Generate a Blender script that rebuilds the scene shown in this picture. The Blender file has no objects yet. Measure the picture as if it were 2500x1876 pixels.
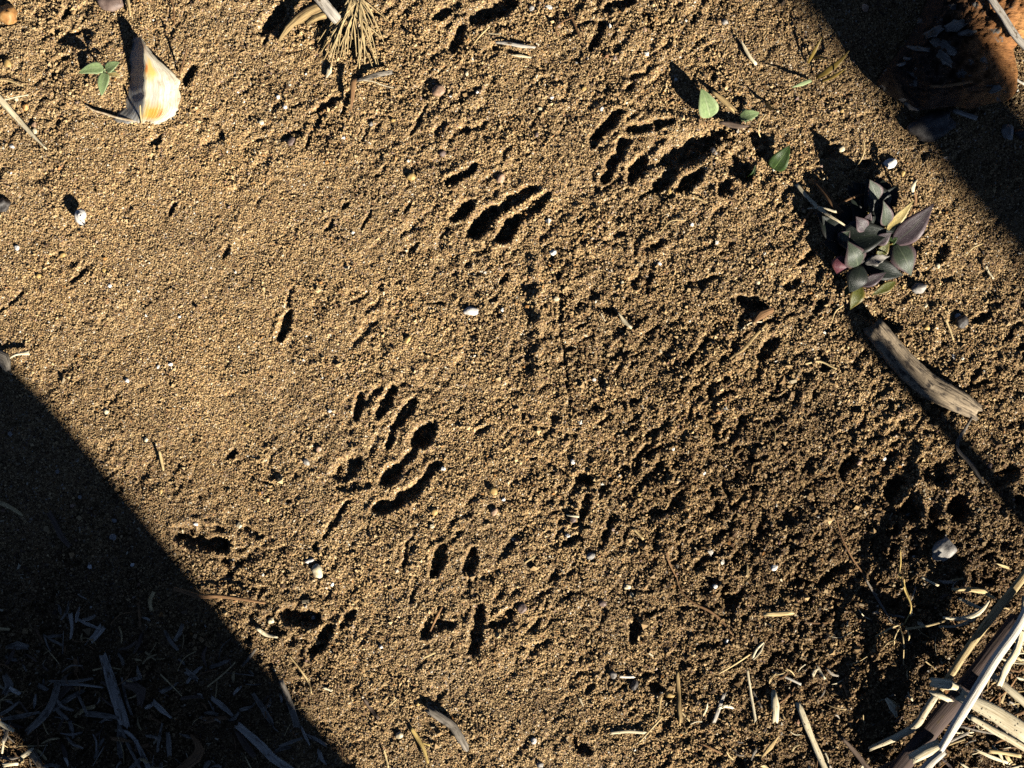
import bpy, math, random
import numpy as np
from mathutils import Vector

# ------------------------------------------------------------------ camera, sky, sun, exposure
scene = bpy.context.scene
CH = 0.80                       # the camera looks straight down from 0.80 m
S = 0.56 / 2500.0               # metres on the ground for one survey unit (the plot is 2500 x 1876 units)
SUN_EL = math.radians(27.0)
SH = Vector((-0.66, 0.75))      # way the shadows fall on the ground (x east, y north)
SH.normalize()

cam_d = bpy.data.cameras.new("camera"); cam = bpy.data.objects.new("camera", cam_d)
scene.collection.objects.link(cam)
cam.location = (0, 0, CH); cam.rotation_euler = (0, 0, 0)
cam_d.sensor_fit = 'HORIZONTAL'; cam_d.angle = 2 * math.atan(0.28 / CH)
cam_d.clip_start = 0.01; cam_d.clip_end = 200
scene.camera = cam

world = bpy.data.worlds.new("World"); scene.world = world; world.use_nodes = True
wn = world.node_tree.nodes; wl = world.node_tree.links
sky = wn.new('ShaderNodeTexSky'); sky.sky_type = 'NISHITA'; sky.sun_disc = False
sky.sun_elevation = SUN_EL
sky.sun_rotation = math.atan2(-SH.x, -SH.y)
sky.air_density = 0.25; sky.dust_density = 0.0; sky.ozone_density = 0.3; sky.altitude = 3000
wn['Background'].inputs['Strength'].default_value = 0.05
wl.new(sky.outputs[0], wn['Background'].inputs['Color'])

sun_d = bpy.data.lights.new("sun", 'SUN'); sun = bpy.data.objects.new("sun", sun_d)
scene.collection.objects.link(sun)
sun_d.energy = 5.0; sun_d.angle = math.radians(0.5); sun_d.color = (1.0, 0.93, 0.80)
ld = Vector((SH.x * math.cos(SUN_EL), SH.y * math.cos(SUN_EL), -math.sin(SUN_EL)))
sun.rotation_euler = ld.to_track_quat('-Z', 'Y').to_euler()
sun.location = (1, -1, 2)

scene.view_settings.view_transform = 'Standard'; scene.view_settings.look = 'None'
scene.view_settings.exposure = 1.1; scene.view_settings.gamma = 1.0
scene.view_settings.use_curve_mapping = False
scene.cycles.max_bounces = 4; scene.cycles.diffuse_bounces = 0; scene.cycles.glossy_bounces = 2
scene.cycles.transmission_bounces = 2; scene.cycles.use_denoising = False

random.seed(7); rng = np.random.default_rng(11)
C = scene.collection

# ------------------------------------------------------------------ noise
def _hash(ix, iy, seed):
    n = (ix.astype(np.uint64) * np.uint64(374761393) + iy.astype(np.uint64) * np.uint64(668265263)
         + np.uint64(seed * 144269 + 17)) & np.uint64(0xffffffff)
    n = ((n ^ (n >> np.uint64(13))) * np.uint64(1274126177)) & np.uint64(0xffffffff)
    n = ((n ^ (n >> np.uint64(16))) * np.uint64(2246822519)) & np.uint64(0xffffffff)
    n = n ^ (n >> np.uint64(15))
    return n.astype(np.float64) / 4294967296.0

def perlin(x, y, seed):
    xf = np.floor(x); yf = np.floor(y)
    ix = xf.astype(np.int64) + 100000; iy = yf.astype(np.int64) + 100000
    fx = x - xf; fy = y - yf
    u = fx * fx * fx * (fx * (fx * 6 - 15) + 10); v = fy * fy * fy * (fy * (fy * 6 - 15) + 10)
    def g(dx, dy):
        a = _hash(ix + dx, iy + dy, seed) * 2 * np.pi
        return np.cos(a) * (fx - dx) + np.sin(a) * (fy - dy)
    a = g(0, 0); b = g(1, 0); c = g(0, 1); d = g(1, 1)
    return ((a * (1 - u) + b * u) * (1 - v) + (c * (1 - u) + d * u) * v) * 1.5

def sstep(a, b, t):
    t = np.clip((t - a) / (b - a), 0, 1)
    return t * t * (3 - 2 * t)

def field(px, py, pts, sig):
    num = np.zeros_like(px); den = np.zeros_like(px) + 1e-9
    for (x, y, v) in pts:
        w = np.exp(-((px - x) ** 2 + (py - y) ** 2) / (2 * sig * sig)) + 1e-7
        num += w * v; den += w
    return num / den

# how loose / lumpy the sand is, over the plot
ROUGH = [(60,60,.6),(150,300,.45),(350,480,.22),(500,700,.14),(560,950,.1),(200,700,.35),(250,950,.32),(430,1150,.3),(700,1180,.4),
  (700,850,.45),(650,500,.35),(700,200,.55),(500,250,.4),(900,600,.45),(1000,900,.45),(900,300,.6),(1200,200,.75),(1500,100,.75),(1350,350,.55),
  (1250,700,.7),(1500,700,.95),(1700,600,.85),(1600,900,1.15),(1800,900,1.2),(1750,1150,1.5),(1900,1400,1.55),(1500,1300,1.0),(1250,1100,.6),(1350,1500,.75),
  (1250,1700,.45),(1000,1750,.5),(1450,1680,.6),(900,1400,.5),(1150,1350,.6),(1700,1700,1.15),(2050,950,1.15),(2150,650,.8),(2350,560,.3),
  (2000,200,.35),(2250,400,.6),(2350,850,1.0),(2350,1150,1.15),(2000,1700,1.2),(800,1600,.75),(800,1820,.5),(650,1450,.9),(250,1250,.5),(250,1550,.9),(1750,250,.7),(1850,500,.8),(2300,1600,1.2)]
# how much dark rotted plant matter is mixed in; lower left also holds painted shade
HUMUS_SHADE = [(300,1700,.95),(600,1820,.9),(150,1480,.75),(100,1200,.35),(60,1000,.2),(400,1400,.6),(560,1500,.5),(2250,1700,.85),(2420,1450,.9),(2050,1550,.75),(1900,1350,.68),(1750,1150,.62),
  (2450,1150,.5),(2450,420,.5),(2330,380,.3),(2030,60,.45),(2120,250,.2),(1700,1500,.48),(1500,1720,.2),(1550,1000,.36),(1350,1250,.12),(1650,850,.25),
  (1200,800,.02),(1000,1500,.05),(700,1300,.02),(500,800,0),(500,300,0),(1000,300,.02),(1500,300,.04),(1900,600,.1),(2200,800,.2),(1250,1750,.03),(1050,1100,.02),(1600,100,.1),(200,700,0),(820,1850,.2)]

def P2(px, py):
    return (px - 1250) * S, (938 - py) * S

# hollows pressed into the sand: (x0,y0,x1,y1,radius,depth in radii)
HOLES = [
 # top right track
 (1446,347,1506,276,17,1.25),(1474,436,1528,342,17,1.2),(1535,318,1640,297,15,1.0),(1541,436,1565,394,21,1.2),(1625,396,1740,335,36,.75),
 (1595,462,1645,420,18,1.1),(1660,462,1706,425,22,1.1),(1772,378,1822,428,30,.9),(1762,466,1775,450,20,1),(1832,330,1872,352,15,1.),(1700,345,1760,325,24,.9),
 # upper middle track
 (1092,450,1155,408,15,1.25),(1110,530,1148,496,18,1.25),(1155,568,1205,515,24,1.2),(1205,515,1305,458,17,1.0),(1226,580,1255,532,24,1.2),(1262,535,1335,480,17,.9),
 # centre track
 (868,1020,882,965,11,1.3),(925,1015,958,950,16,1.2),(962,1045,1010,978,15,1.25),(944,1092,957,1050,12,1.2),(1012,1082,1050,1044,26,1.1),(978,1132,1018,1100,13,1),
 (940,1176,970,1142,21,1.15),(826,1160,862,1130,34,.55),(830,1190,900,1185,14,.8),(916,1242,962,1230,19,1.15),(962,1230,1019,1190,19,1.15),(1019,1190,1068,1132,14,1.15),(790,1310,850,1225,10,.9),
 # lower middle track
 (1060,1395,1076,1340,18,1.1),(1140,1390,1156,1350,19,1.15),(1032,1550,1077,1492,16,1.1),(1057,1530,1106,1522,15,1),(1156,1590,1171,1485,19,1.1),(1206,1528,1247,1500,18,1.05),
 (695,1500,768,1512,26,.9),(764,1590,800,1540,22,1),(835,1530,862,1490,13,1),(985,1380,990,1330,9,1),(1005,1470,1015,1410,9,.9),
 # right hand track
 (2169,1210,2197,1173,22,1.2),(2223,1230,2223,1260,24,1.2),(2277,1247,2275,1285,16,1.2),(2343,1228,2343,1258,31,1.1),(2255,1130,2300,1170,28,.9),(2098,1202,2197,1262,9,1),(2255,1295,2305,1300,14,1),
 (2430,1180,2470,1150,24,.8),(2060,1150,2085,1110,14,1),
 # lone marks
 (683,823,706,763,14,1.25),(700,760,712,700,8,.7),(1550,1153,1562,1115,13,1.1),(1562,1115,1588,1055,9,1.2),(1408,1165,1440,1175,16,1),(1435,1215,1418,1262,16,1.1),
 (1510,1152,1530,1146,13,1),(1468,1196,1496,1168,8,1.2),(1485,1290,1488,1250,9,1.1),(1480,1300,1470,1330,12,.9),(1340,1420,1360,1395,10,1),(1380,1330,1410,1310,12,1),
 (705,1225,707,1222,9,1.5),(768,1338,770,1330,9,1.5),(560,1115,572,1105,10,1.2),(441,1300,540,1330,30,.85),(540,1295,470,1290,14,1),(600,1290,640,1310,10,1),(545,1370,560,1400,14,1),
 (486,270,545,335,9,1.1),(372,350,390,335,12,.9),(418,520,425,500,9,1.1),(170,690,212,662,7,1.2),(0,760,55,715,6,1),(545,630,556,600,7,1),
 (640,75,690,25,20,1),(650,80,645,105,8,1),(1060,40,1095,24,14,1.1),(1104,120,1126,62,16,1.),(1158,45,1250,8,24,.9),(1570,30,1590,62,13,1.1),(1442,120,1472,58,14,1.1),
 (1480,20,1540,5,16,1),(1495,125,1510,108,11,1),(1685,52,1695,42,9,1.2),(748,362,780,290,8,1.1),(765,272,830,238,10,1),(1002,328,1044,256,6.5,1.2),(833,275,850,222,9,1.1),
 (158,40,166,20,12,1.3),(455,200,470,165,17,1.),(1808,735,1862,748,19,1.1),(1465,750,1498,764,12,1.1),(1500,870,1520,830,14,.9),(1360,690,1372,650,7,1.1),
 (893,1710,918,1752,8,1.2),(1395,1806,1437,1836,15,1.2),(1545,1560,1556,1520,18,1.2),(1430,1690,1445,1675,10,1.1),(1590,1670,1610,1690,16,1),(1470,1520,1475,1490,8,1),
 (1366,715,1374,860,6,1.1),(1374,860,1392,985,7,1),(1305,860,1312,800,5,1),(1225,690,1240,670,8,1),(1195,735,1220,712,7,1),(930,705,935,698,8,1.4),(860,740,900,715,6,1),(1040,740,1088,742,4,1.5),
 (1000,620,1012,600,9,1),(880,560,905,520,6,1.1),(795,560,810,540,9,1.1),(840,510,850,500,8,1.1),(990,520,1000,500,7,1),(2120,760,2180,800,24,.8),(2290,640,2310,600,14,.8),(2010,380,2035,360,16,1),
 (2090,410,2120,395,12,1),(1920,700,1945,680,14,1.1),(1990,760,2010,730,14,1.1),(1950,640,1985,620,12,1),(1860,870,1890,830,18,1),(2380,780,2420,770,14,1),(2000,860,2010,900,14,1),
]
CRACKS = [[(147,350),(170,372),(198,401),(210,425),(232,470)],[(1291,1120),(1318,1118),(1345,1134),(1397,1162)],[(640,1175),(670,1190),(700,1215)],[(1300,160),(1330,170)],[(500,300),(530,330),(545,345)]]
MOUNDS = [(1305,640,1318,790,16,3.2),(1318,790,1310,930,16,2.8),(1200,20,1300,90,40,1.8),(600,700,640,900,60,1.2),(730,1130,760,1230,45,1.8),(1010,1160,985,1205,13,1.2),(1000,1035,965,1085,12,1.0),
          (870,1040,905,990,10,.8),(1560,300,1700,290,22,1.5),(1600,420,1560,450,10,1.2),(2200,1215,2240,1150,18,1.5),(2250,1220,2252,1275,8,1.5),(2305,1220,2305,1290,9,1.6),(2385,1210,2390,1270,14,1.8),
          (300,1500,420,1700,120,2.5),(1680,1060,1700,1200,40,1.5),(1950,1480,2000,1560,60,2.0),(1720,400,1740,460,26,2.0),(1120,1480,1110,1440,14,1),(200,220,280,180,50,1.5),
          (1800,1020,1990,1240,70,3.0),(1690,920,1860,1100,60,2.5),(1990,1290,2080,1420,60,3.0),(1640,1270,1760,1450,70,2.5)]

def relief(px, py):
    """sand height in metres at survey units px, py (arrays)"""
    x = px * S * 1000; y = py * S * 1000              # millimetres
    r = field(px, py, ROUGH, 120.0)
    h = 2.2 * perlin(x / 160, y / 160, 1) + 1.3 * perlin(x / 55, y / 55, 2) + 0.7 * perlin(x / 24, y / 24, 3) * (.5 + r)
    def rot(t, stretch, w):                              # turned, stretched and warped lattice: no rows or columns show
        a = x * math.cos(t) + y * math.sin(t); b = y * math.cos(t) - x * math.sin(t)
        return a / stretch + w * perlin(x / 7, y / 7, 60), b + w * perlin(x / 7 + 9, y / 7, 61)
    A = -0.85                                            # wind and drying ridges run to the north-east
    def n(t, st, w, lam, seed):
        a, b = rot(t, st, w); return perlin(a / lam, b / lam, seed)
    n0 = n(A, 1.5, 3.0, 15, 20); n1 = n(A + .2, 1.5, 2.2, 8.0, 4); n2 = n(A - .25, 1.4, 1.5, 4.4, 5); n3 = n(A + .5, 1.25, .8, 2.5, 6); n4 = n(.4, 1, .3, 1.35, 7)
    patch = .55 + .95 * np.clip(n(.3, 1, 5, 30, 21) + .38, 0, 1)
    rr = r * patch
    h += rr * (0.8 * n0 + 1.05 * n1 + 1.0 * n2 + 0.62 * n3) + 0.17 * n4 * (.6 + r)
    pit = np.clip(n(A, 1.7, 2.5, 6.5, 8) - .2, 0, 1) + .8 * np.clip(n(A + .3, 1.5, 1.5, 3.6, 9) - .22, 0, 1)
    h -= 4.8 * pit * rr ** 1.1
    h += 0.13 * n(A, 2.2, .5, 2.0, 12)
    # hollows
    wx = px + 6 * perlin(x / 8, y / 8, 13) + 2.5 * perlin(x / 2.4, y / 2.4, 15); wy = py + 6 * perlin(x / 8, y / 8, 14) + 2.5 * perlin(x / 2.4, y / 2.4, 16)
    ragged = 1 + .16 * perlin(x / 3.1, y / 3.1, 17) + .1 * perlin(x / 1.5, y / 1.5, 18); fillv = np.clip(.95 + .5 * perlin(x / 5, y / 5, 19), .5, 1.15)
    def seg(x0, y0, x1, y1):
        dx, dy = x1 - x0, y1 - y0; L = dx * dx + dy * dy + 1e-6
        t = np.clip(((wx - x0) * dx + (wy - y0) * dy) / L, 0, 1)
        return np.hypot(wx - x0 - t * dx, wy - y0 - t * dy)
    for (x0, y0, x1, y1, rad, hh) in MOUNDS:
        d = seg(x0, y0, x1, y1); h += hh * np.exp(-(d / rad) ** 2)
    dig = np.zeros_like(px); rim = np.zeros_like(px)
    for (x0, y0, x1, y1, rad, k) in HOLES:
        m = (px > min(x0, x1) - 3 * rad - 14) & (px < max(x0, x1) + 3 * rad + 14) & (py > min(y0, y1) - 3 * rad - 14) & (py < max(y0, y1) + 3 * rad + 14)
        if not m.any(): continue
        ax, ay = wx[m], wy[m]
        dx, dy = x1 - x0, y1 - y0; L = dx * dx + dy * dy + 1e-6
        t = np.clip(((ax - x0) * dx + (ay - y0) * dy) / L, 0, 1)
        d = np.hypot(ax - x0 - t * dx, ay - y0 - t * dy) / (rad * (1 - .3 * np.abs(2 * t - 1) ** 2)) * ragged[m]
        dep = rad * S * 1000 * k * 1.15
        dig[m] = np.maximum(dig[m], dep * fillv[m] * (1 - sstep(.4, 1.25, d)))
        rim[m] = np.maximum(rim[m], dep * .13 * fillv[m] * np.exp(-((d - 1.35) / .35) ** 2))
    for poly in CRACKS:
        for (a, b), (c, d2) in zip(poly[:-1], poly[1:]):
            d = seg(a, b, c, d2); dig = np.maximum(dig, 1.6 * (1 - sstep(1.5, 5.5, d)))
    h += rim - dig
    return h * 0.001

X0, X1, Y0, Y1, STEP = -300.0, 2800.0, -300.0, 2176.0, 2.5
gx = np.arange(X0, X1 + .1, STEP); gy = np.arange(Y0, Y1 + .1, STEP)
GPX, GPY = np.meshgrid(gx, gy)
H = relief(GPX, GPY)
HUM_SHADE = np.clip(field(GPX, GPY, HUMUS_SHADE, 130.0) + .12 * perlin(GPX / 90, GPY / 90, 31) + .08 * perlin(GPX / 30, GPY / 30, 32), 0, 1)
RGH = field(GPX, GPY, ROUGH, 120.0)

def sample(A, px, py):
    fx = np.clip((px - X0) / STEP, 0, A.shape[1] - 1.001); fy = np.clip((py - Y0) / STEP, 0, A.shape[0] - 1.001)
    i = fx.astype(int); j = fy.astype(int); u = fx - i; v = fy - j
    return (A[j, i] * (1 - u) + A[j, i + 1] * u) * (1 - v) + (A[j + 1, i] * (1 - u) + A[j + 1, i + 1] * u) * v

def ground_z(px, py, rad=3):
    """height an object of some width rests at: the mean of the upper half of samples around the point"""
    a = np.array([0, .8, 1.6, 2.4, 3.1, 3.9, 4.7, 5.5])
    xs = np.concatenate([[px], px + rad * np.cos(a)]); ys = np.concatenate([[py], py + rad * np.sin(a)])
    v = np.sort(sample(H, xs, ys))
    return float(v[4:].mean())

def W(px, py, z):
    k = (CH - z) / CH
    return ((px - 1250) * S * k, (938 - py) * S * k, z)

# ------------------------------------------------------------------ materials
def new_mat(name):
    m = bpy.data.materials.new(name); m.use_nodes = True
    nt = m.node_tree; b = nt.nodes['Principled BSDF']
    b.inputs['Roughness'].default_value = .85
    b.inputs['Specular IOR Level'].default_value = .25
    return m, nt, b

def ramp(nt, stops, interp='LINEAR'):
    r = nt.nodes.new('ShaderNodeValToRGB'); cr = r.color_ramp; cr.interpolation = interp
    while len(cr.elements) < len(stops): cr.elements.new(.5)
    for e, (p, c) in zip(cr.elements, stops):
        e.position = p; e.color = (c[0], c[1], c[2], 1)
    return r

def mix(nt, blend, fac, a, b):
    n = nt.nodes.new('ShaderNodeMix'); n.data_type = 'RGBA'; n.blend_type = blend
    for sock, v in ((n.inputs[0], fac), (n.inputs[6], a), (n.inputs[7], b)):
        if hasattr(v, 'is_linked') or hasattr(v, 'node'): nt.links.new(v, sock)
        elif isinstance(v, (int, float)): sock.default_value = v
        else: sock.default_value = (v[0], v[1], v[2], 1)
    return n.outputs[2]

def noise_tex(nt, vec, scale, detail=3, rough=.6):
    n = nt.nodes.new('ShaderNodeTexNoise'); n.inputs['Scale'].default_value = scale
    n.inputs['Detail'].default_value = detail; n.inputs['Roughness'].default_value = rough
    if vec is not None: nt.links.new(vec, n.inputs['Vector'])
    return n

def mapping(nt, vec, scale):
    n = nt.nodes.new('ShaderNodeMapping'); n.inputs['Scale'].default_value = scale
    nt.links.new(vec, n.inputs['Vector']); return n.outputs[0]

GRAIN_STOPS = [(0.0, (.040, .028, .020)), (.14, (.13, .083, .050)), (.30, (.28, .175, .085)), (.50, (.43, .288, .138)), (.68, (.58, .405, .200)),
               (.82, (.71, .52, .28)), (.89, (.46, .23, .07)), (.93, (.30, .20, .17)), (.965, (.76, .66, .48)), (1.0, (.86, .82, .72))]

def sand_material(name, grains):
    m, nt, b = new_mat(name); L = nt.links.new
    b.inputs['Roughness'].default_value = .7
    tc = nt.nodes.new('ShaderNodeTexCoord')
    hu = nt.nodes.new('ShaderNodeAttribute'); hu.attribute_name = 'humus_shade'
    if grains:
        t = nt.nodes.new('ShaderNodeAttribute'); t.attribute_name = 'tone'; tone = t.outputs['Fac']
    else:
        v = nt.nodes.new('ShaderNodeTexVoronoi'); v.inputs['Scale'].default_value = 1100
        L(tc.outputs['Object'], v.inputs['Vector'])
        sep = nt.nodes.new('ShaderNodeSeparateColor'); L(v.outputs['Color'], sep.inputs[0]); tone = sep.outputs[0]
    r = ramp(nt, GRAIN_STOPS); L(tone, r.inputs[0])
    big = noise_tex(nt, tc.outputs['Object'], 14, 3)
    rb = ramp(nt, [(.3, (.80, .80, .82)), (.7, (1.1, 1.06, 1.0))]); L(big.outputs[0], rb.inputs[0])
    c = mix(nt, 'MULTIPLY', 1.0, r.outputs[0], rb.outputs[0])
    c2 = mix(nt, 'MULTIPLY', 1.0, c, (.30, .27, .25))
    c = mix(nt, 'MIX', hu.outputs['Fac'], c, c2)  # humus tint, with the lower-left shade painted in
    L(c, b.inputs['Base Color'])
    if not grains:
        bp = nt.nodes.new('ShaderNodeBump'); bp.inputs['Strength'].default_value = 1.0; bp.inputs['Distance'].default_value = .0006
        inv = nt.nodes.new('ShaderNodeMath'); inv.operation = 'SUBTRACT'; inv.inputs[0].default_value = 1
        L(v.outputs['Distance'], inv.inputs[1]); L(inv.outputs[0], bp.inputs['Height']); L(bp.outputs[0], b.inputs['Normal'])
    return m

def fibre_material(name, light, dark, dirt=(.10, .07, .04), dirt_at=.62, streak=1500, bump=.0005, rough=.8, spots=False):
    """dry plant fibre: streaks that run along the piece, dirt blotches, a slightly different tone for each piece"""
    m, nt, b = new_mat(name); L = nt.links.new
    b.inputs['Roughness'].default_value = rough
    st = nt.nodes.new('ShaderNodeAttribute'); st.attribute_name = 'st'
    n = noise_tex(nt, mapping(nt, st.outputs['Vector'], (streak, streak * .045, 1)), 1.0, 4, .65)
    r = ramp(nt, [(.33, dark), (.46, tuple(.55 * a + .45 * d for a, d in zip(light, dark))), (.62, light)]); L(n.outputs[0], r.inputs[0])
    n2 = noise_tex(nt, mapping(nt, st.outputs['Vector'], (420, 130, 1)), 1.0, 5, .7)
    r2 = ramp(nt, [(dirt_at - .06, (0, 0, 0)), (dirt_at + .06, (1, 1, 1))]); L(n2.outputs[0], r2.inputs[0])
    c = mix(nt, 'MIX', r2.outputs[0], r.outputs[0], dirt)
    if spots:
        n3 = noise_tex(nt, mapping(nt, st.outputs['Vector'], (900, 500, 1)), 1.0, 2, .5)
        r3 = ramp(nt, [(.66, (0, 0, 0)), (.69, (1, 1, 1))]); L(n3.outputs[0], r3.inputs[0])
        c = mix(nt, 'MIX', r3.outputs[0], c, (.02, .017, .015))
    oi = nt.nodes.new('ShaderNodeObjectInfo')
    r4 = ramp(nt, [(0, (.72, .70, .68)), (1, (1.12, 1.1, 1.06))]); L(oi.outputs['Random'], r4.inputs[0])
    c = mix(nt, 'MULTIPLY', 1.0, c, r4.outputs[0])
    L(c, b.inputs['Base Color'])
    bp = nt.nodes.new('ShaderNodeBump'); bp.inputs['Strength'].default_value = .8; bp.inputs['Distance'].default_value = bump
    L(n.outputs[0], bp.inputs['Height']); L(bp.outputs[0], b.inputs['Normal'])
    return m

def leaf_material(name, main, edge, vein, rough=.5, trans=.15):
    m, nt, b = new_mat(name); L = nt.links.new
    b.inputs['Roughness'].default_value = rough; b.inputs['Specular IOR Level'].default_value = .4
    st = nt.nodes.new('ShaderNodeAttribute'); st.attribute_name = 'st'
    sp = nt.nodes.new('ShaderNodeSeparateXYZ'); L(st.outputs['Vector'], sp.inputs[0])
    ab = nt.nodes.new('ShaderNodeMath'); ab.operation = 'ABSOLUTE'; L(sp.outputs[0], ab.inputs[0])
    re = ramp(nt, [(.0, vein), (.07, main), (.62, main), (1.0, edge)]); L(ab.outputs[0], re.inputs[0])
    n = noise_tex(nt, mapping(nt, st.outputs['Vector'], (5, 9, 1)), 1.0, 5, .7)
    rn = ramp(nt, [(.3, (.6, .6, .6)), (.7, (1.25, 1.25, 1.2))]); L(n.outputs[0], rn.inputs[0])
    c = mix(nt, 'MULTIPLY', 1.0, re.outputs[0], rn.outputs[0])
    n2 = noise_tex(nt, mapping(nt, st.outputs['Vector'], (14, 26, 1)), 1.0, 2, .5)
    r2 = ramp(nt, [(.66, (0, 0, 0)), (.72, (1, 1, 1))]); L(n2.outputs[0], r2.inputs[0])
    c = mix(nt, 'MIX', r2.outputs[0], c, tuple(min(1, .7 * a + .10) for a in edge))
    L(c, b.inputs['Base Color'])
    bp = nt.nodes.new('ShaderNodeBump'); bp.inputs['Strength'].default_value = .5; bp.inputs['Distance'].default_value = .0004
    vn = noise_tex(nt, mapping(nt, st.outputs['Vector'], (22, 3, 1)), 1.0, 3, .6)
    L(vn.outputs[0], bp.inputs['Height']); L(bp.outputs[0], b.inputs['Normal'])
    return m

def stone_material(name, a, c, d, scale=260, rough=.55):
    m, nt, b = new_mat(name); L = nt.links.new
    b.inputs['Roughness'].default_value = rough; b.inputs['Specular IOR Level'].default_value = .4
    tc = nt.nodes.new('ShaderNodeTexCoord')
    n = noise_tex(nt, tc.outputs['Object'], scale, 5, .65)
    r = ramp(nt, [(.32, d), (.5, a), (.68, c)]); L(n.outputs[0], r.inputs[0])
    oi = nt.nodes.new('ShaderNodeObjectInfo')
    r4 = ramp(nt, [(0, (.75, .72, .70)), (1, (1.1, 1.1, 1.08))]); L(oi.outputs['Random'], r4.inputs[0])
    L(mix(nt, 'MULTIPLY', 1.0, r.outputs[0], r4.outputs[0]), b.inputs['Base Color'])
    n2 = noise_tex(nt, tc.outputs['Object'], scale * 5, 3, .6)
    bp = nt.nodes.new('ShaderNodeBump'); bp.inputs['Strength'].default_value = .5; bp.inputs['Distance'].default_value = .0003
    L(n2.outputs[0], bp.inputs['Height']); L(bp.outputs[0], b.inputs['Normal'])
    return m

M = {}
M['sand'] = sand_material('sand', False); M['grain'] = sand_material('sand_grain', True)
M['straw'] = fibre_material('dry_straw', (.66, .52, .28), (.34, .23, .10))
M['cream'] = fibre_material('bleached_straw', (.82, .74, .54), (.50, .40, .24), dirt_at=.66, spots=True)
M['white'] = fibre_material('bleached_reed', (.86, .81, .70), (.48, .44, .38), dirt_at=.68)
M['grey'] = fibre_material('grey_wood', (.36, .32, .27), (.10, .087, .072), dirt=(.06, .05, .04), dirt_at=.57)
M['pale'] = fibre_material('pale_grey_wood', (.55, .51, .45), (.22, .20, .175), dirt_at=.6)
M['drift'] = fibre_material('driftwood', (.56, .45, .31), (.07, .05, .037), dirt=(.055, .045, .04), dirt_at=.56, streak=1100, bump=.0009)
M['brown'] = fibre_material('brown_stem', (.30, .17, .08), (.10, .055, .03))
M['dark'] = fibre_material('dark_wood', (.17, .12, .09), (.045, .035, .03))
M['reed_dark'] = fibre_material('purple_brown_reed', (.115, .080, .070), (.035, .026, .026), streak=900)
M['yellow'] = fibre_material('yellow_grass', (.66, .50, .18), (.42, .28, .09))
M['bark'] = fibre_material('bark_strip', (.52, .38, .18), (.12, .07, .035), streak=1200)
M['trunk'] = fibre_material('shadow_caster_bark', (.22, .16, .11), (.05, .037, .03), streak=160, bump=.006)  # bark for the added shadow casters that stand out of view
M['leaf_pale'] = leaf_material('pale_green_leaf', (.19, .265, .11), (.30, .37, .19), (.32, .37, .21), .75)
M['leaf_green'] = leaf_material('green_leaf', (.035, .065, .014), (.05, .09, .022), (.13, .2, .06), .45)
M['leaf_dark'] = leaf_material('dark_green_leaf', (.009, .014, .010), (.020, .020, .018), (.018, .026, .016), .45)
M['leaf_purple'] = leaf_material('purple_leaf', (.055, .040, .048), (.13, .085, .095), (.08, .085, .065), .45)
M['leaf_mixed'] = leaf_material('purple_green_leaf', (.045, .060, .038), (.13, .08, .092), (.10, .12, .075), .45)
M['leaf_maroon'] = leaf_material('maroon_leaf', (.12, .035, .05), (.24, .09, .08), (.15, .06, .06), .45)
M['leaf_yellow'] = leaf_material('yellowed_leaf', (.50, .38, .14), (.62, .52, .30), (.55, .45, .22), .6)
M['leaf_olive'] = leaf_material('olive_leaf', (.10, .105, .018), (.19, .13, .03), (.12, .12, .03), .4)
M['leaf_dry'] = leaf_material('dry_leaf', (.30, .19, .10), (.42, .30, .18), (.36, .24, .13), .7)
M['leaf_grey'] = leaf_material('grey_dead_leaf', (.22, .20, .18), (.35, .33, .3), (.3, .28, .25), .7)
M['ochre'] = stone_material('ochre_stone', (.56, .38, .14), (.72, .56, .28), (.34, .19, .06))
M['creamstone'] = stone_material('cream_stone', (.72, .62, .42), (.82, .76, .60), (.44, .33, .18))
M['whitestone'] = stone_material('white_stone', (.84, .82, .78), (.9, .89, .87), (.60, .57, .52))
M['orange'] = stone_material('orange_stone', (.50, .25, .08), (.62, .40, .17), (.24, .12, .05))
M['greystone'] = stone_material('grey_stone', (.30, .28, .26), (.46, .44, .40), (.14, .13, .12))
M['darkstone'] = stone_material('dark_stone', (.065, .058, .055), (.13, .12, .11), (.03, .028, .027))
M['pink'] = stone_material('pink_stone', (.50, .33, .22), (.66, .52, .38), (.27, .16, .10))
M['mauve'] = stone_material('mauve_stone', (.19, .135, .115), (.27, .20, .17), (.11, .075, .065))
M['shellwhite'] = stone_material('snail_shell_white', (.88, .87, .84), (.92, .91, .90), (.74, .71, .66), 400, .4)

# ------------------------------------------------------------------ mesh helpers
def tag(o, label=None, cat=None, group=None, kind=None):
    if label: o['label'] = label
    if cat: o['category'] = cat
    if group: o['group'] = group
    if kind: o['kind'] = kind
    return o

def make(name, verts, faces, mat, parent=None, st=None, smooth=True, origin=None):
    verts = np.asarray(verts, float)
    if origin is None and parent is None:
        origin = np.array([verts[:, 0].mean(), verts[:, 1].mean(), verts[:, 2].min()])
    if parent is not None:
        origin = np.zeros(3); off = np.array(parent.location)
        if parent.parent: off = off + np.array(parent.parent.location)
        verts = verts - off
    else:
        verts = verts - origin
    me = bpy.data.meshes.new(name); me.from_pydata(verts.tolist(), [], faces); me.update()
    if smooth: me.polygons.foreach_set('use_smooth', [True] * len(me.polygons))
    if st is not None:
        a = me.attributes.new('st', 'FLOAT_VECTOR', 'POINT'); a.data.foreach_set('vector', np.asarray(st, np.float32).ravel())
    me.materials.append(mat)
    o = bpy.data.objects.new(name, me); C.objects.link(o)
    if parent is not None: o.parent = parent
    else: o.location = origin
    return o

def empty(name, loc):
    o = bpy.data.objects.new(name, None); C.objects.link(o); o.location = loc; o.empty_display_size = .01
    return o

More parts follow.
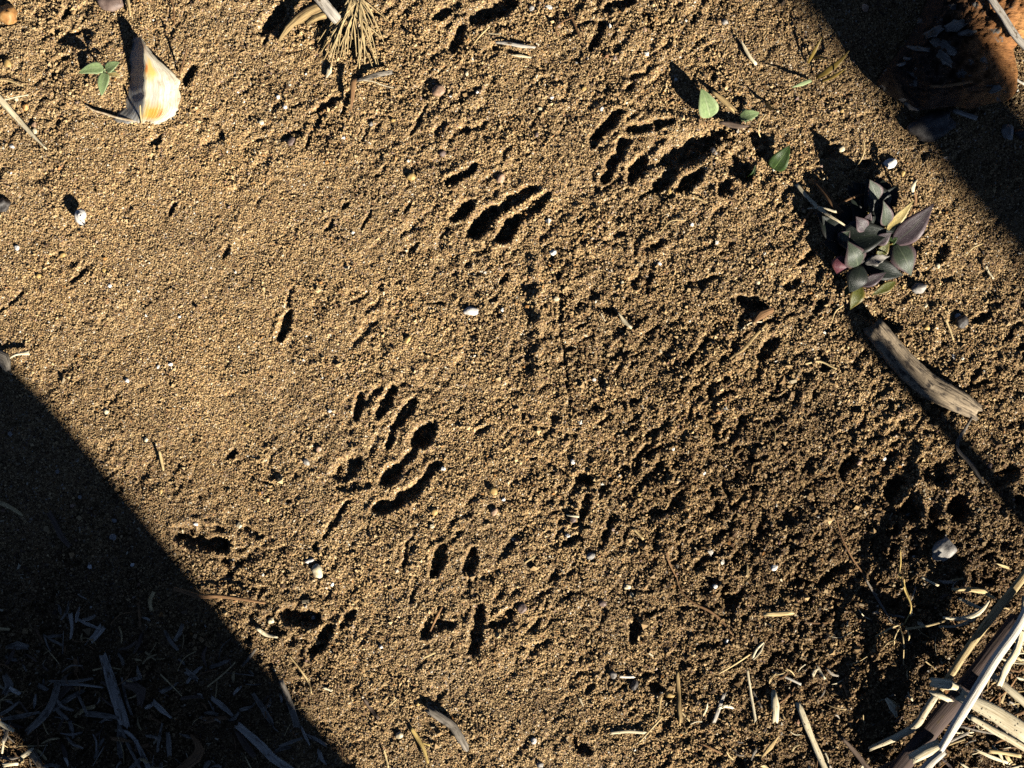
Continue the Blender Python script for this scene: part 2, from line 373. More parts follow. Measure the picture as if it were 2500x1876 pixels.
def spline(pts, n):
    P = np.asarray(pts, float)
    if len(P) == 2:
        t = np.linspace(0, 1, n)[:, None]; return P[0] * (1 - t) + P[1] * t
    d = np.concatenate([[0], np.cumsum(np.linalg.norm(np.diff(P[:, :3], axis=0), axis=1))]); d /= d[-1]
    out = []
    T = np.gradient(P, d, axis=0)
    for t in np.linspace(0, 1, n):
        i = min(np.searchsorted(d, t, side='right') - 1, len(P) - 2)
        L = d[i + 1] - d[i]; u = (t - d[i]) / L
        out.append((2*u**3-3*u*u+1)*P[i] + (u**3-2*u*u+u)*L*T[i] + (-2*u**3+3*u*u)*P[i+1] + (u**3-u*u)*L*T[i+1])
    return np.array(out)

def strip_geo(pts, widths, thick, sides=10, rings=None, ragged=.6, lobes=.18, wob=.06, taper_end=None, roll=0.0, seed=None):
    """loft an uneven flattened section along 3-D points; widths and thickness in metres"""
    R = np.random.default_rng(seed if seed is not None else rng.integers(1 << 30))
    L0 = np.linalg.norm(np.diff(np.asarray(pts)[:, :3], axis=0), axis=1).sum()
    wm = max(np.max(widths), 1e-5)
    if rings is None: rings = int(np.clip(L0 / (wm * .6), 5, 34))
    P = spline(pts, rings)
    wd = np.interp(np.linspace(0, 1, rings), np.linspace(0, 1, len(widths)), widths)
    th = np.interp(np.linspace(0, 1, rings), np.linspace(0, 1, len(np.atleast_1d(thick))), np.atleast_1d(thick)) if np.ndim(thick) else np.full(rings, thick)
    T = np.gradient(P, axis=0); T /= np.linalg.norm(T, axis=1)[:, None] + 1e-12
    up = np.array([0, 0, 1.0])
    lat = np.cross(up, T); ln = np.linalg.norm(lat, axis=1)[:, None]
    lat = np.where(ln > .05, lat / (ln + 1e-9), np.array([1.0, 0, 0])); nor = np.cross(T, lat)
    if roll:
        c, s = math.cos(roll), math.sin(roll); lat, nor = lat * c + nor * s, nor * c - lat * s
    ang = np.linspace(0, 2 * np.pi, sides, endpoint=False)
    lob = 1 + lobes * R.uniform(-1, 1, sides)
    V = np.zeros((rings, sides, 3)); ST = np.zeros((rings, sides, 3))
    sd = R.uniform(0, 50)
    s_along = np.concatenate([[0], np.cumsum(np.linalg.norm(np.diff(P, axis=0), axis=1))])
    for k in range(rings):
        j = lob * (1 + wob * R.uniform(-1, 1, sides))
        if wd[k] < 1e-7: j[:] = 1
        # squarer than an ellipse
        ca = np.sign(np.cos(ang)) * np.abs(np.cos(ang)) ** .8; sa = np.sign(np.sin(ang)) * np.abs(np.sin(ang)) ** .8
        V[k] = P[k] + np.outer(ca * j * wd[k] / 2, lat[k]) + np.outer(sa * j * th[k] / 2, nor[k])
        ST[k, :, 0] = ang / (2 * np.pi) * (wm * 2.4); ST[k, :, 1] = s_along[k]; ST[k, :, 2] = sd
    if ragged:
        V[0] -= np.outer(R.uniform(-.2, 1, sides) * wd[0] * ragged, T[0])
        V[-1] += np.outer(R.uniform(-.2, 1, sides) * wd[-1] * ragged, T[-1])
    ST[..., 0] += sd * .37; ST[..., 1] += sd * .113
    F = []
    for k in range(rings - 1):
        for i in range(sides):
            F.append((k*sides+i, k*sides+(i+1) % sides, (k+1)*sides+(i+1) % sides, (k+1)*sides+i))
    V = V.reshape(-1, 3); ST = ST.reshape(-1, 3)
    n = len(V)
    V = np.vstack([V, V[:sides].mean(0), V[n - sides:].mean(0)]); ST = np.vstack([ST, ST[0], ST[-1]])
    for i in range(sides):
        F.append((n, (i + 1) % sides, i)); F.append((n + 1, n - sides + i, n - sides + (i + 1) % sides))
    return V, F, ST

def lay(pp, lift, th):
    """survey points -> 3-D points lying on the sand, lifted by `lift` metres (number or list)"""
    out = []
    lf = lift if isinstance(lift, (list, tuple)) else [lift] * len(pp)
    for (x, y), l in zip(pp, lf):
        z = ground_z(x, y, 5) + l + th * .35
        out.append(W(x, y, z))
    return out

def piece(name, label, cat, pp, w, mat, th=None, lift=0.0, group=None, parent=None, absz=None, **kw):
    """a stick, straw, chip or blade: pp in survey units, w widths in survey units"""
    w = [w] if not isinstance(w, (list, tuple)) else w
    wm = [a * S for a in w]
    if th is None: th = max(wm) * .55
    tmax = float(np.max(th))
    if absz is not None: pts = [W(x, y, z) for (x, y), z in zip(pp, absz)]
    else:
        if len(pp) == 2:
            (a, b), (c, d) = pp; la = lift if isinstance(lift, (list, tuple)) else [lift, lift]
            mid = ((a + c) / 2 + random.uniform(-1, 1) * .02 * abs(d - b), (b + d) / 2 + random.uniform(-1, 1) * .02 * abs(c - a)); pp = [pp[0], mid, pp[1]]; lift = [la[0], (la[0] + la[1]) / 2, la[1]]
        pts = lay(pp, lift, tmax)
    V, F, ST = strip_geo(pts, wm if len(wm) > 1 else wm * 2, th, **kw)
    o = make(name, V, F, M[mat], parent, ST)
    return tag(o, label, cat, group)

def leaf_geo(base, tip, width, bend=0.0, cup=.15, fold=0.0, prof=1.0, thick=.00022, nu=7, nv=14, side=(0, 0), notch=0.0, tw=0.0, point=.8):
    """closed thin leaf; base, tip 3-D; bend lifts the middle; cup raises the edges; side shifts the middle sideways"""
    b = np.array(base); t = np.array(tip); ax = t - b; L = np.linalg.norm(ax); ax = ax / L
    lat = np.cross([0, 0, 1.0], ax); lat = lat / (np.linalg.norm(lat) + 1e-9)
    if np.linalg.norm(np.cross([0, 0, 1.0], ax)) < .05: lat = np.array([1.0, 0, 0])
    nor = np.cross(ax, lat)
    if nor[2] < 0: nor = -nor
    v = np.linspace(0, 1, nv); u = np.linspace(-1, 1, nu)
    wv = np.sin(np.pi * np.clip(v, 0, 1) ** (.72 * prof)) ** point * (1 - .25 * max(0, point - .8) * v) * width / 2
    wv[0] = width * .07; wv[-1] = width * .02
    R = np.random.default_rng(rng.integers(1 << 30))
    top = np.zeros((nv, nu, 3)); st = np.zeros((nv, nu, 3)); sd = R.uniform(0, 9)
    for i in range(nv):
        a = tw * v[i]; la = lat * math.cos(a) + nor * math.sin(a); no = nor * math.cos(a) - lat * math.sin(a)
        ctr = b + ax * L * v[i] + nor * bend * math.sin(math.pi * v[i]) + np.array([side[0], side[1], 0]) * math.sin(math.pi * v[i])
        for j in range(nu):
            e = 1 + (R.uniform(-notch, notch) if abs(u[j]) == 1 else 0)
            top[i, j] = ctr + la * u[j] * wv[i] * e + no * (cup * abs(u[j]) ** 1.5 * wv[i] + fold * width * .03 * math.sin(v[i] * 9 + u[j] * 2))
            st[i, j] = (u[j], v[i] + sd * 3, sd)
    V = np.vstack([top.reshape(-1, 3), top.reshape(-1, 3) - nor * thick]); ST = np.vstack([st.reshape(-1, 3)] * 2)
    n = nv * nu; F = []
    for i in range(nv - 1):
        for j in range(nu - 1):
            a, c2, d, e = i*nu+j, i*nu+j+1, (i+1)*nu+j+1, (i+1)*nu+j
            F.append((a, c2, d, e)); F.append((n+a, n+e, n+d, n+c2))
        F.append((i*nu, (i+1)*nu, n+(i+1)*nu, n+i*nu)); F.append((i*nu+nu-1, n+i*nu+nu-1, n+(i+1)*nu+nu-1, (i+1)*nu+nu-1))
    for j in range(nu - 1):
        F.append((j, n+j, n+j+1, j+1)); q = (nv-1)*nu
        F.append((q+j, q+j+1, n+q+j+1, n+q+j))
    return V, F, ST

_t = (1 + 5 ** .5) / 2
def ico(sub):
    import bmesh
    bm = bmesh.new(); bmesh.ops.create_icosphere(bm, subdivisions=sub, radius=1)
    v = np.array([q.co[:] for q in bm.verts]); f = [tuple(x.index for x in p.verts) for p in bm.faces]; bm.free()
    return v, f
ICO2 = ico(3)

def rock_geo(rx, ry, rz, ang, amp=.16, facets=6):
    v, f = ICO2; v = v.copy()
    R = np.random.default_rng(rng.integers(1 << 30))
    for _ in range(facets):                       # knock flats off the ball
        d = R.normal(size=3); d /= np.linalg.norm(d); k = R.uniform(.62, .92)
        s = v @ d; v -= np.outer(np.clip(s - k, 0, None) * .85, d)
    o = R.uniform(0, 99)
    v *= (1 + amp * perlin(v[:, 0] * 1.6 + o, v[:, 1] * 1.6 + v[:, 2] * 1.3 + o, 41) + amp * .4 * perlin(v[:, 0] * 4 + o, v[:, 1] * 4 - v[:, 2] * 3.1, 42))[:, None]
    v *= np.array([rx, ry, rz]); c, s = math.cos(ang), math.sin(ang)
    return np.stack([v[:, 0]*c - v[:, 1]*s, v[:, 0]*s + v[:, 1]*c, v[:, 2]], 1), f

def pebble(px, py, rx, ry, mat, label, cat='pebble', ang=None, rz=None, group=None, name='pebble', amp=.16, sink=.45):
    ang = random.uniform(0, 3.1) if ang is None else ang
    rz = (rz if rz else min(rx, ry) * .75)
    v, f = rock_geo(rx * S, ry * S, rz * S, ang, amp)
    z = ground_z(px, py, min(rx, ry) * .6)
    v = v + np.array(W(px, py, z + rz * S * (1 - sink)))
    return tag(make(name, v, f, M[mat]), label, cat, group)

# ------------------------------------------------------------------ ground: one sheet to the horizon, finest under the camera
def build_ground():
    def axis(a, lo, hi):
        ext = []; d = STEP
        p = 0.0
        while p < 70000:
            d *= 1.16; p += d; ext.append(p)
        ext = np.array(ext)
        return np.concatenate([lo - ext[::-1], a, hi + ext]), len(ext)
    ax, nx = axis(gx, gx[0], gx[-1]); ay, ny = axis(gy, gy[0], gy[-1])
    PX, PY = np.meshgrid(ax, ay)
    Z = np.zeros_like(PX); HU = np.zeros_like(PX)
    ix = np.clip(np.arange(len(ax)) - nx, 0, len(gx) - 1); iy = np.clip(np.arange(len(ay)) - ny, 0, len(gy) - 1)
    Z[:] = H[np.ix_(iy, ix)]; HU[:] = HUM_SHADE[np.ix_(iy, ix)]
    inside = np.zeros_like(PX, bool); inside[ny:ny + len(gy), nx:nx + len(gx)] = True
    far = np.maximum(np.maximum(gx[0] - PX, PX - gx[-1]), np.maximum(gy[0] - PY, PY - gy[-1]))
    fall = np.exp(-np.clip(far, 0, None) / 200.0)
    und = .004 * perlin(PX / 900, PY / 900, 51) + .002 * perlin(PX / 240, PY / 240, 52)
    Z = np.where(inside, Z, Z * fall + und * (1 - fall))
    X, Y = P2(PX, PY)
    V = np.stack([X, Y, Z], -1).reshape(-1, 3).astype(np.float32)
    nr, nc = PX.shape
    idx = np.arange(nr * nc, dtype=np.int32).reshape(nr, nc)
    # rows run north to south: order the corners so that the faces look up
    Q = np.stack([idx[:-1, :-1], idx[1:, :-1], idx[1:, 1:], idx[:-1, 1:]], -1).reshape(-1, 4)
    mesh_from_arrays('sand_ground', V, Q, M['sand'], {'humus_shade': HU.ravel()}, kind='structure', smooth=True)

def mesh_from_arrays(name, V, Q, mat, attrs, kind, smooth, label=None, cat=None):
    me = bpy.data.meshes.new(name); k = Q.shape[1]
    me.vertices.add(len(V)); me.vertices.foreach_set('co', np.ascontiguousarray(V, np.float32).ravel())
    me.loops.add(Q.size); me.loops.foreach_set('vertex_index', np.ascontiguousarray(Q, np.int32).ravel())
    me.polygons.add(len(Q)); me.polygons.foreach_set('loop_start', np.arange(0, Q.size, k, dtype=np.int32))
    try: me.polygons.foreach_set('loop_total', np.full(len(Q), k, np.int32))
    except Exception: pass
    me.polygons.foreach_set('use_smooth', np.full(len(Q), smooth))
    me.update(calc_edges=True)
    for a, vals in attrs.items():
        at = me.attributes.new(a, 'FLOAT', 'POINT'); at.data.foreach_set('value', np.ascontiguousarray(vals, np.float32))
    me.materials.append(mat)
    o = bpy.data.objects.new(name, me); C.objects.link(o)
    return tag(o, label, cat, None, kind)

build_ground()

# ------------------------------------------------------------------ loose grains lying on the sheet (uncountable)
def build_grains():
    pitch = 3.3
    ax = np.arange(-70, 2571, pitch); ay = np.arange(-70, 1947, pitch)
    PX, PY = np.meshgrid(ax, ay); n = PX.size
    px = PX.ravel() + rng.uniform(-.75, .75, n) * pitch; py = PY.ravel() + rng.uniform(-.75, .75, n) * pitch
    r = sample(RGH, px, py)
    # a second scatter: crumbs of bigger grains heaped in the loose patches
    loose0 = np.clip(perlin(px / 95, py / 95, 71) * .9 + perlin(px / 36, py / 36, 72) * .7 + .12, 0, 1)
    k2 = rng.random(n) < np.clip(.30 * np.clip(r - .3, 0, 1) + .5 * loose0 * np.clip(r + .15, 0, 1), 0, .55)
    ex = px[k2] + rng.normal(0, 1.6, k2.sum()); ey = py[k2] + rng.normal(0, 1.6, k2.sum())
    px = np.concatenate([px, ex]); py = np.concatenate([py, ey]); extra = np.arange(len(px)) >= n; n = len(px)
    r = sample(RGH, px, py); hu = sample(HUM_SHADE, px, py)
    loose = np.clip(perlin(px / 95, py / 95, 71) * .9 + perlin(px / 36, py / 36, 72) * .7 + .12, 0, 1)
    lo = np.clip(.35 * r + .9 * loose * (.25 + r), 0, 1.3)
    rad = (.37 + .14 * np.clip(lo, 0, 1.3)) * rng.lognormal(0, .25, n) * .001
    rad[extra] *= rng.uniform(1.0, 1.55, extra.sum())
    big = rng.random(n) < (.003 + .028 * np.clip(lo, 0, 1.2)); rad[big] *= rng.uniform(1.4, 2.2, big.sum())
    z = sample(H, px, py) + rad * rng.uniform(-.35, .6, n) + .00042 * rng.normal(size=n) * np.clip(lo, .12, 1.2) + extra * rng.uniform(.0001, .0011, n) * np.clip(lo + .2, 0, 1)
    x, y = P2(px, py)
    O = np.array([[1,0,0],[-1,0,0],[0,1,0],[0,-1,0],[0,0,1],[0,0,-1]], float)
    # random rotation for each grain
    q = rng.normal(size=(n, 4)); q /= np.linalg.norm(q, axis=1)[:, None]
    w, a, b, c = q.T
    Rm = np.stack([np.stack([1-2*(b*b+c*c), 2*(a*b-w*c), 2*(a*c+w*b)], -1), np.stack([2*(a*b+w*c), 1-2*(a*a+c*c), 2*(b*c-w*a)], -1), np.stack([2*(a*c-w*b), 2*(b*c+w*a), 1-2*(a*a+b*b)], -1)], 1)
    L = O[None] * rng.uniform(.75, 1.35, (n, 6, 1)) + rng.normal(size=(n, 6, 3)) * .12
    V = np.einsum('nij,nkj->nki', Rm, L) * rad[:, None, None]
    V[..., 2] *= .85
    V += np.stack([x, y, z], -1)[:, None, :]
    tri = np.array([[0,2,4],[2,1,4],[1,3,4],[3,0,4],[2,0,5],[1,2,5],[3,1,5],[0,3,5]])
    Q = (tri[None] + (np.arange(n) * 6)[:, None, None]).reshape(-1, 3)
    tone = np.clip(rng.random(n) * .96 + .0 + .10 * big, 0, 1)
    tone = np.where(rng.random(n) < .72, .22 + .6 * tone, tone)
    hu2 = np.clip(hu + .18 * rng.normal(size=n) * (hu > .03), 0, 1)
    mesh_from_arrays('sand_grains', V.reshape(-1, 3), Q, M['grain'], {'tone': np.repeat(tone, 6), 'humus_shade': np.repeat(hu2, 6)}, 'stuff', False,
                     'coarse ochre sand grains covering the whole ground', 'sand')
build_grains()
#OBJECTS#
def Q(r, c, *xy):
    """survey sheets: row r, column c of the plot, drawn larger; returns survey units"""
    ox = (0, 620, 1240, 1870)[c]; oy = (0, 470, 940, 1406)[r]; k = 3.511 if r < 3 else 2.0143
    return [(ox + x / k, oy + y / k) for x, y in xy]

# ------------------------------------------------------------------ unseen uprights set beyond the plot to throw the long shadows
def upright(name, label, cat, px, py, dia, hgt, mat, lean=(0, 0), sides=20, wob=.05, rough=0.0):
    x, y = P2(px, py)
    pts = [(x, y, -.01), (x + lean[0] * .3, y + lean[1] * .3, hgt * .35), (x + lean[0], y + lean[1], hgt)]
    wl_ = [dia * (1.06 - .12 * i / 17 + rough * random.uniform(-1, 1)) for i in range(18)]
    V, F, ST = strip_geo(pts, wl_, wl_, sides=sides, rings=30, ragged=.05, lobes=.05, wob=wob)
    o = make(name, V, F, M[mat], None, ST, origin=np.array([x, y, 0.0])); return tag(o, label, cat)
upright('shadow_post', 'tall rough post added out of view to throw the lower left shadow', 'shadow caster', 2650, 4330, .122, 1.15, 'trunk', sides=28, wob=.07, rough=.06)  # added out of view; throws a standing person's shadow over the lower left
upright('shadow_pole', 'slim bare pole added out of view to throw the top right shadow band', 'tree', 8270, 7010, .056, 1.55, 'trunk', wob=.05, rough=.06)  # unseen pole, added to lay the soft shadow band over the driftwood lump
upright('reed_stalk', 'single upright dead reed assumed out of view to throw the soft shadow by the driftwood stick', 'reed', 3900, 2850, .0095, .315, 'straw', sides=10, wob=.03)  # assumed upright beyond the view; its shadow runs beside the driftwood stick

# ------------------------------------------------------------------ broken mussel shell and the seedling in it
def build_shell():
    k = 3.511
    rows = [  # y, left foot x, ridge x, right edge x, ridge mm, right edge mm, left foot mm
        (322, 1150, 1192, 1206, 7.5, 7.0, 1), (370, 1120, 1205, 1240, 10, 8.5, 0), (430, 1100, 1225, 1275, 12, 9, 0), (540, 1088, 1238, 1400, 12.5, 6.5, 0),
        (650, 1085, 1238, 1515, 12, 4.0, 0), (720, 1088, 1236, 1544, 11, 3.2, 0), (820, 1078, 1242, 1536, 9.0, 3.0, 0), (920, 1060, 1232, 1530, 6.6, 2.8, .3),
        (985, 1010, 1222, 1492, 4.6, 2.6, .8), (1025, 960, 1210, 1440, 3.2, 2.4, 1.2), (1050, 1000, 1205, 1385, 2.2, 2.0, 1.4)]
    RW = np.array(rows, float); n = 34; m = 30
    vv = np.linspace(0, 1, n); src = np.linspace(0, 1, len(rows))
    RW = np.stack([np.interp(vv, src, RW[:, i]) for i in range(7)], 1)
    g = np.mean([ground_z(330, 180, 60), ground_z(420, 260, 20)])
    top = np.zeros((n, m, 3)); st = np.zeros((n, m, 3))
    R = np.random.default_rng(3)
    for i in range(n):
        y, xl, xr, xe, hr, he, hl = RW[i]
        for j in range(m):
            u = j / (m - 1)
            if u < .38:
                t = u / .38; x = xl + (xr - xl) * t; h = hl + (hr - hl) * (t ** 1.5)
            else:
                t = (u - .38) / .62; x = xr + (xe - xr) * t; h = hr + (he - hr) * t + 1.5 * math.sin(math.pi * t)
            yy = y + (6 * math.sin(u * 9)) + (16 * R.uniform(-1, 1) if i in (0, n - 1) else 0)
            x += (13 * R.uniform(-1, 1) if j in (0, m - 1) else 0) + 12 * float(perlin(np.array([y / 60.]), np.array([u * 3.]), 79)[0])
            h += .35 * float(perlin(np.array([x / 70.]), np.array([y / 160.]), 77)[0]) + .5 * float(perlin(np.array([x / 190.]), np.array([y / 190.]), 78)[0])
            z = g + h * .001
            top[i, j] = W(x / k, yy / k, z); st[i, j] = (u, vv[i], h)
    th = .0011
    V = np.vstack([top.reshape(-1, 3), top.reshape(-1, 3) - np.array([0, 0, th])]); ST = np.vstack([st.reshape(-1, 3)] * 2)
    N = n * m; F = []
    for i in range(n - 1):
        for j in range(m - 1):
            a, b, c, d = i*m+j, i*m+j+1, (i+1)*m+j+1, (i+1)*m+j
            F.append((a, d, c, b)); F.append((N+a, N+b, N+c, N+d))
        F.append((i*m, N+i*m, N+(i+1)*m, (i+1)*m)); F.append((i*m+m-1, (i+1)*m+m-1, N+(i+1)*m+m-1, N+i*m+m-1))
    for j in range(m - 1):
        F.append((j, j+1, N+j+1, N+j)); q = (n-1)*m; F.append((q+j, N+q+j, N+q+j+1, q+j+1))
    mt, nt, b = new_mat('mussel_shell'); L = nt.links.new
    b.inputs['Roughness'].default_value = .42; b.inputs['Specular IOR Level'].default_value = .5
    at = nt.nodes.new('ShaderNodeAttribute'); at.attribute_name = 'st'
    sp = nt.nodes.new('ShaderNodeSeparateXYZ'); L(at.outputs['Vector'], sp.inputs[0])
    # nacre: grey far side with its shade painted in, cream towards the lip, rust stains
    nz = noise_tex(nt, mapping(nt, at.outputs['Vector'], (5, 5, 0)), 1.0, 5, .65)
    base = ramp(nt, [(.0, (.17, .16, .15)), (.30, (.34, .34, .34)), (.42, (.54, .48, .34)), (.62, (.58, .53, .42)), (.76, (.68, .62, .49)), (1, (.66, .59, .45))]); L(sp.outputs[0], base.inputs[0])
    streak = noise_tex(nt, mapping(nt, at.outputs['Vector'], (30, 3, 0)), 1.0, 4, .6)
    rs = ramp(nt, [(.3, (.42, .41, .40)), (.6, (1.1, 1.1, 1.08))]); L(streak.outputs[0], rs.inputs[0])
    c = mix(nt, 'MULTIPLY', .85, base.outputs[0], rs.outputs[0])
    gr = noise_tex(nt, mapping(nt, at.outputs['Vector'], (11, 13, 0)), 1.0, 6, .75); rg = ramp(nt, [(.50, (0, 0, 0)), (.68, (1, 1, 1))]); L(gr.outputs[0], rg.inputs[0])
    c = mix(nt, 'MIX', rg.outputs[0], c, (.36, .29, .20))
    def blob(cu, cv, ru, rv, col, c):
        vm = nt.nodes.new('ShaderNodeVectorMath'); vm.operation = 'SUBTRACT'; L(at.outputs['Vector'], vm.inputs[0]); vm.inputs[1].default_value = (cu, cv, 0)
        v2 = nt.nodes.new('ShaderNodeVectorMath'); v2.operation = 'MULTIPLY'; L(vm.outputs[0], v2.inputs[0]); v2.inputs[1].default_value = (1 / ru, 1 / rv, 0)
        ln = nt.nodes.new('ShaderNodeVectorMath'); ln.operation = 'LENGTH'; L(v2.outputs[0], ln.inputs[0])
        ad = nt.nodes.new('ShaderNodeMath'); ad.operation = 'MULTIPLY_ADD'; L(nz.outputs[0], ad.inputs[0]); ad.inputs[1].default_value = 1.6; L(ln.outputs['Value'], ad.inputs[2])
        rr = ramp(nt, [(.62, (1, 1, 1)), (1.0, (0, 0, 0))])
        dv = nt.nodes.new('ShaderNodeMath'); dv.operation = 'MULTIPLY'; dv.inputs[1].default_value = .55; L(ad.outputs[0], dv.inputs[0]); L(dv.outputs[0], rr.inputs[0])
        return mix(nt, 'MIX', rr.outputs[0], c, col)
    c = blob(.50, .36, .16, .12, (.62, .40, .12), c); c = blob(.42, .34, .05, .06, (.40, .13, .03), c)
    c = blob(.62, .82, .30, .20, (.52, .30, .05), c); c = blob(.72, .80, .07, .10, (.38, .14, .02), c); c = blob(.56, .60, .12, .12, (.44, .42, .34), c)
    c = blob(.62, .12, .4, .14, (.36, .25, .17), c)
    sp2 = noise_tex(nt, mapping(nt, at.outputs['Vector'], (42, 36, 0)), 1.0, 2, .5)
    r2 = ramp(nt, [(.64, (0, 0, 0)), (.68, (1, 1, 1))]); L(sp2.outputs[0], r2.inputs[0])
    edge = ramp(nt, [(.70, (0, 0, 0)), (.82, (1, 1, 1))]); L(sp.outputs[0], edge.inputs[0])
    c = mix(nt, 'MIX', mix(nt, 'MULTIPLY', 1.0, r2.outputs[0], edge.outputs[0]), c, (.30, .22, .13))
    L(c, b.inputs['Base Color'])
    bp = nt.nodes.new('ShaderNodeBump'); bp.inputs['Strength'].default_value = .6; bp.inputs['Distance'].default_value = .0006; L(streak.outputs[0], bp.inputs['Height']); L(bp.outputs[0], b.inputs['Normal'])
    sh = make('mussel_shell', V, F, mt, None, ST)
    tag(sh, 'broken pearly mussel shell with rust stains, half sunk in the sand', 'shell')
    M['shellrim'] = stone_material('shell_rim', (.58, .46, .31), (.72, .62, .46), (.34, .23, .13), 300)
    r = piece('rim', None, None, Q(0, 0, (738, 905), (800, 945), (900, 975), (1000, 1008), (1110, 1030), (1230, 1046)), [3, 5, 6, 6, 7, 7], 'shellrim', th=.0026, lift=[0, .0004, .0006, .0008, .001, .001], parent=sh, lobes=.2)
build_shell()

def leaf(root, mat, b, t, w, hb, ht, name='leaf', **kw):
    """leaf part: b, t in survey units, width in survey units, heights in metres above the ground datum"""
    V, F, ST = leaf_geo(W(b[0], b[1], hb), W(t[0], t[1], ht), w * S, **kw)
    return make(name, V, F, M[mat], root, ST)

def stem(root, pts, w, mat, name='stem', **kw):
    V, F, ST = strip_geo([W(*p) for p in pts], [a * S for a in w], max(w) * S, sides=8, **kw)
    return make(name, V, F, M[mat], root, ST)

def build_seedling():
    gz = ground_z(254, 182, 4); x, y = P2(254, 178)
    root = empty('seedling', (x, y, gz)); tag(root, 'pale green seedling with four small leaves growing out of the broken shell', 'seedling')
    c = lambda a, b: (a / 3.511, b / 3.511)
    h = gz + .0085
    stem(root, [(255, 184, gz - .003), (256, 176, gz + .004), (255, 170, h)], [5, 4, 3], 'leaf_pale')
    leaf(root, 'leaf_pale', c(888, 585), c(672, 628), 30, h, h + .002, bend=.001, prof=.75, side=(0, .0008), notch=.06)
    leaf(root, 'leaf_pale', c(905, 600), c(1022, 535), 27, h, h + .003, bend=.001, prof=.85, notch=.05)
    leaf(root, 'leaf_pale', c(902, 620), c(872, 822), 29, h, h - .001, bend=.0012, prof=.85, notch=.04)
    leaf(root, 'leaf_yellow', c(915, 625), c(1032, 652), 14, h - .001, h + .0005, bend=.0004, notch=.3)
    leaf(root, 'leaf_pale', c(910, 610), c(1000, 615), 8, h - .001, h + .003, bend=.0004)
build_seedling()

# ------------------------------------------------------------------ white snail shell
def build_snail():
    gz = ground_z(203, 531, 8); V = []; F = []
    n, sd = 60, 12
    for i in range(n):
        t = i / (n - 1); a = t * 2 * math.pi * 2.6 + 1.2; g = math.exp(1.35 * t) / math.exp(1.35)
        rad = .0019 * g ** 1.15 * 1.05; tube = .00155 * g ** 1.2
        if i == n - 1: tube *= 1.12
        ctr = np.array([rad * math.cos(a), rad * math.sin(a), .0049 - .0030 * g])
        out = np.array([math.cos(a), math.sin(a), 0])
        for q in range(sd):
            b = 2 * math.pi * q / sd; V.append(ctr + out * tube * math.cos(b) + np.array([0, 0, 1]) * tube * 1.15 * math.sin(b))
    for i in range(n - 1):
        for q in range(sd): F.append((i*sd+q, i*sd+(q+1) % sd, (i+1)*sd+(q+1) % sd, (i+1)*sd+q))
    F.append(tuple(range(sd))[::-1])
    V = np.array(V) * 1.3; V[:, 1] *= 1.12; V += np.array(W(204, 529, gz + .0010))
    V[:, 2] -= gz + .001; V[:, 2] = V[:, 2] * 1.25 + gz + .001
    o = make('snail_shell', V, F, M['shellwhite']); tag(o, 'small coiled white snail shell standing on smooth sand', 'snail shell')
build_snail()

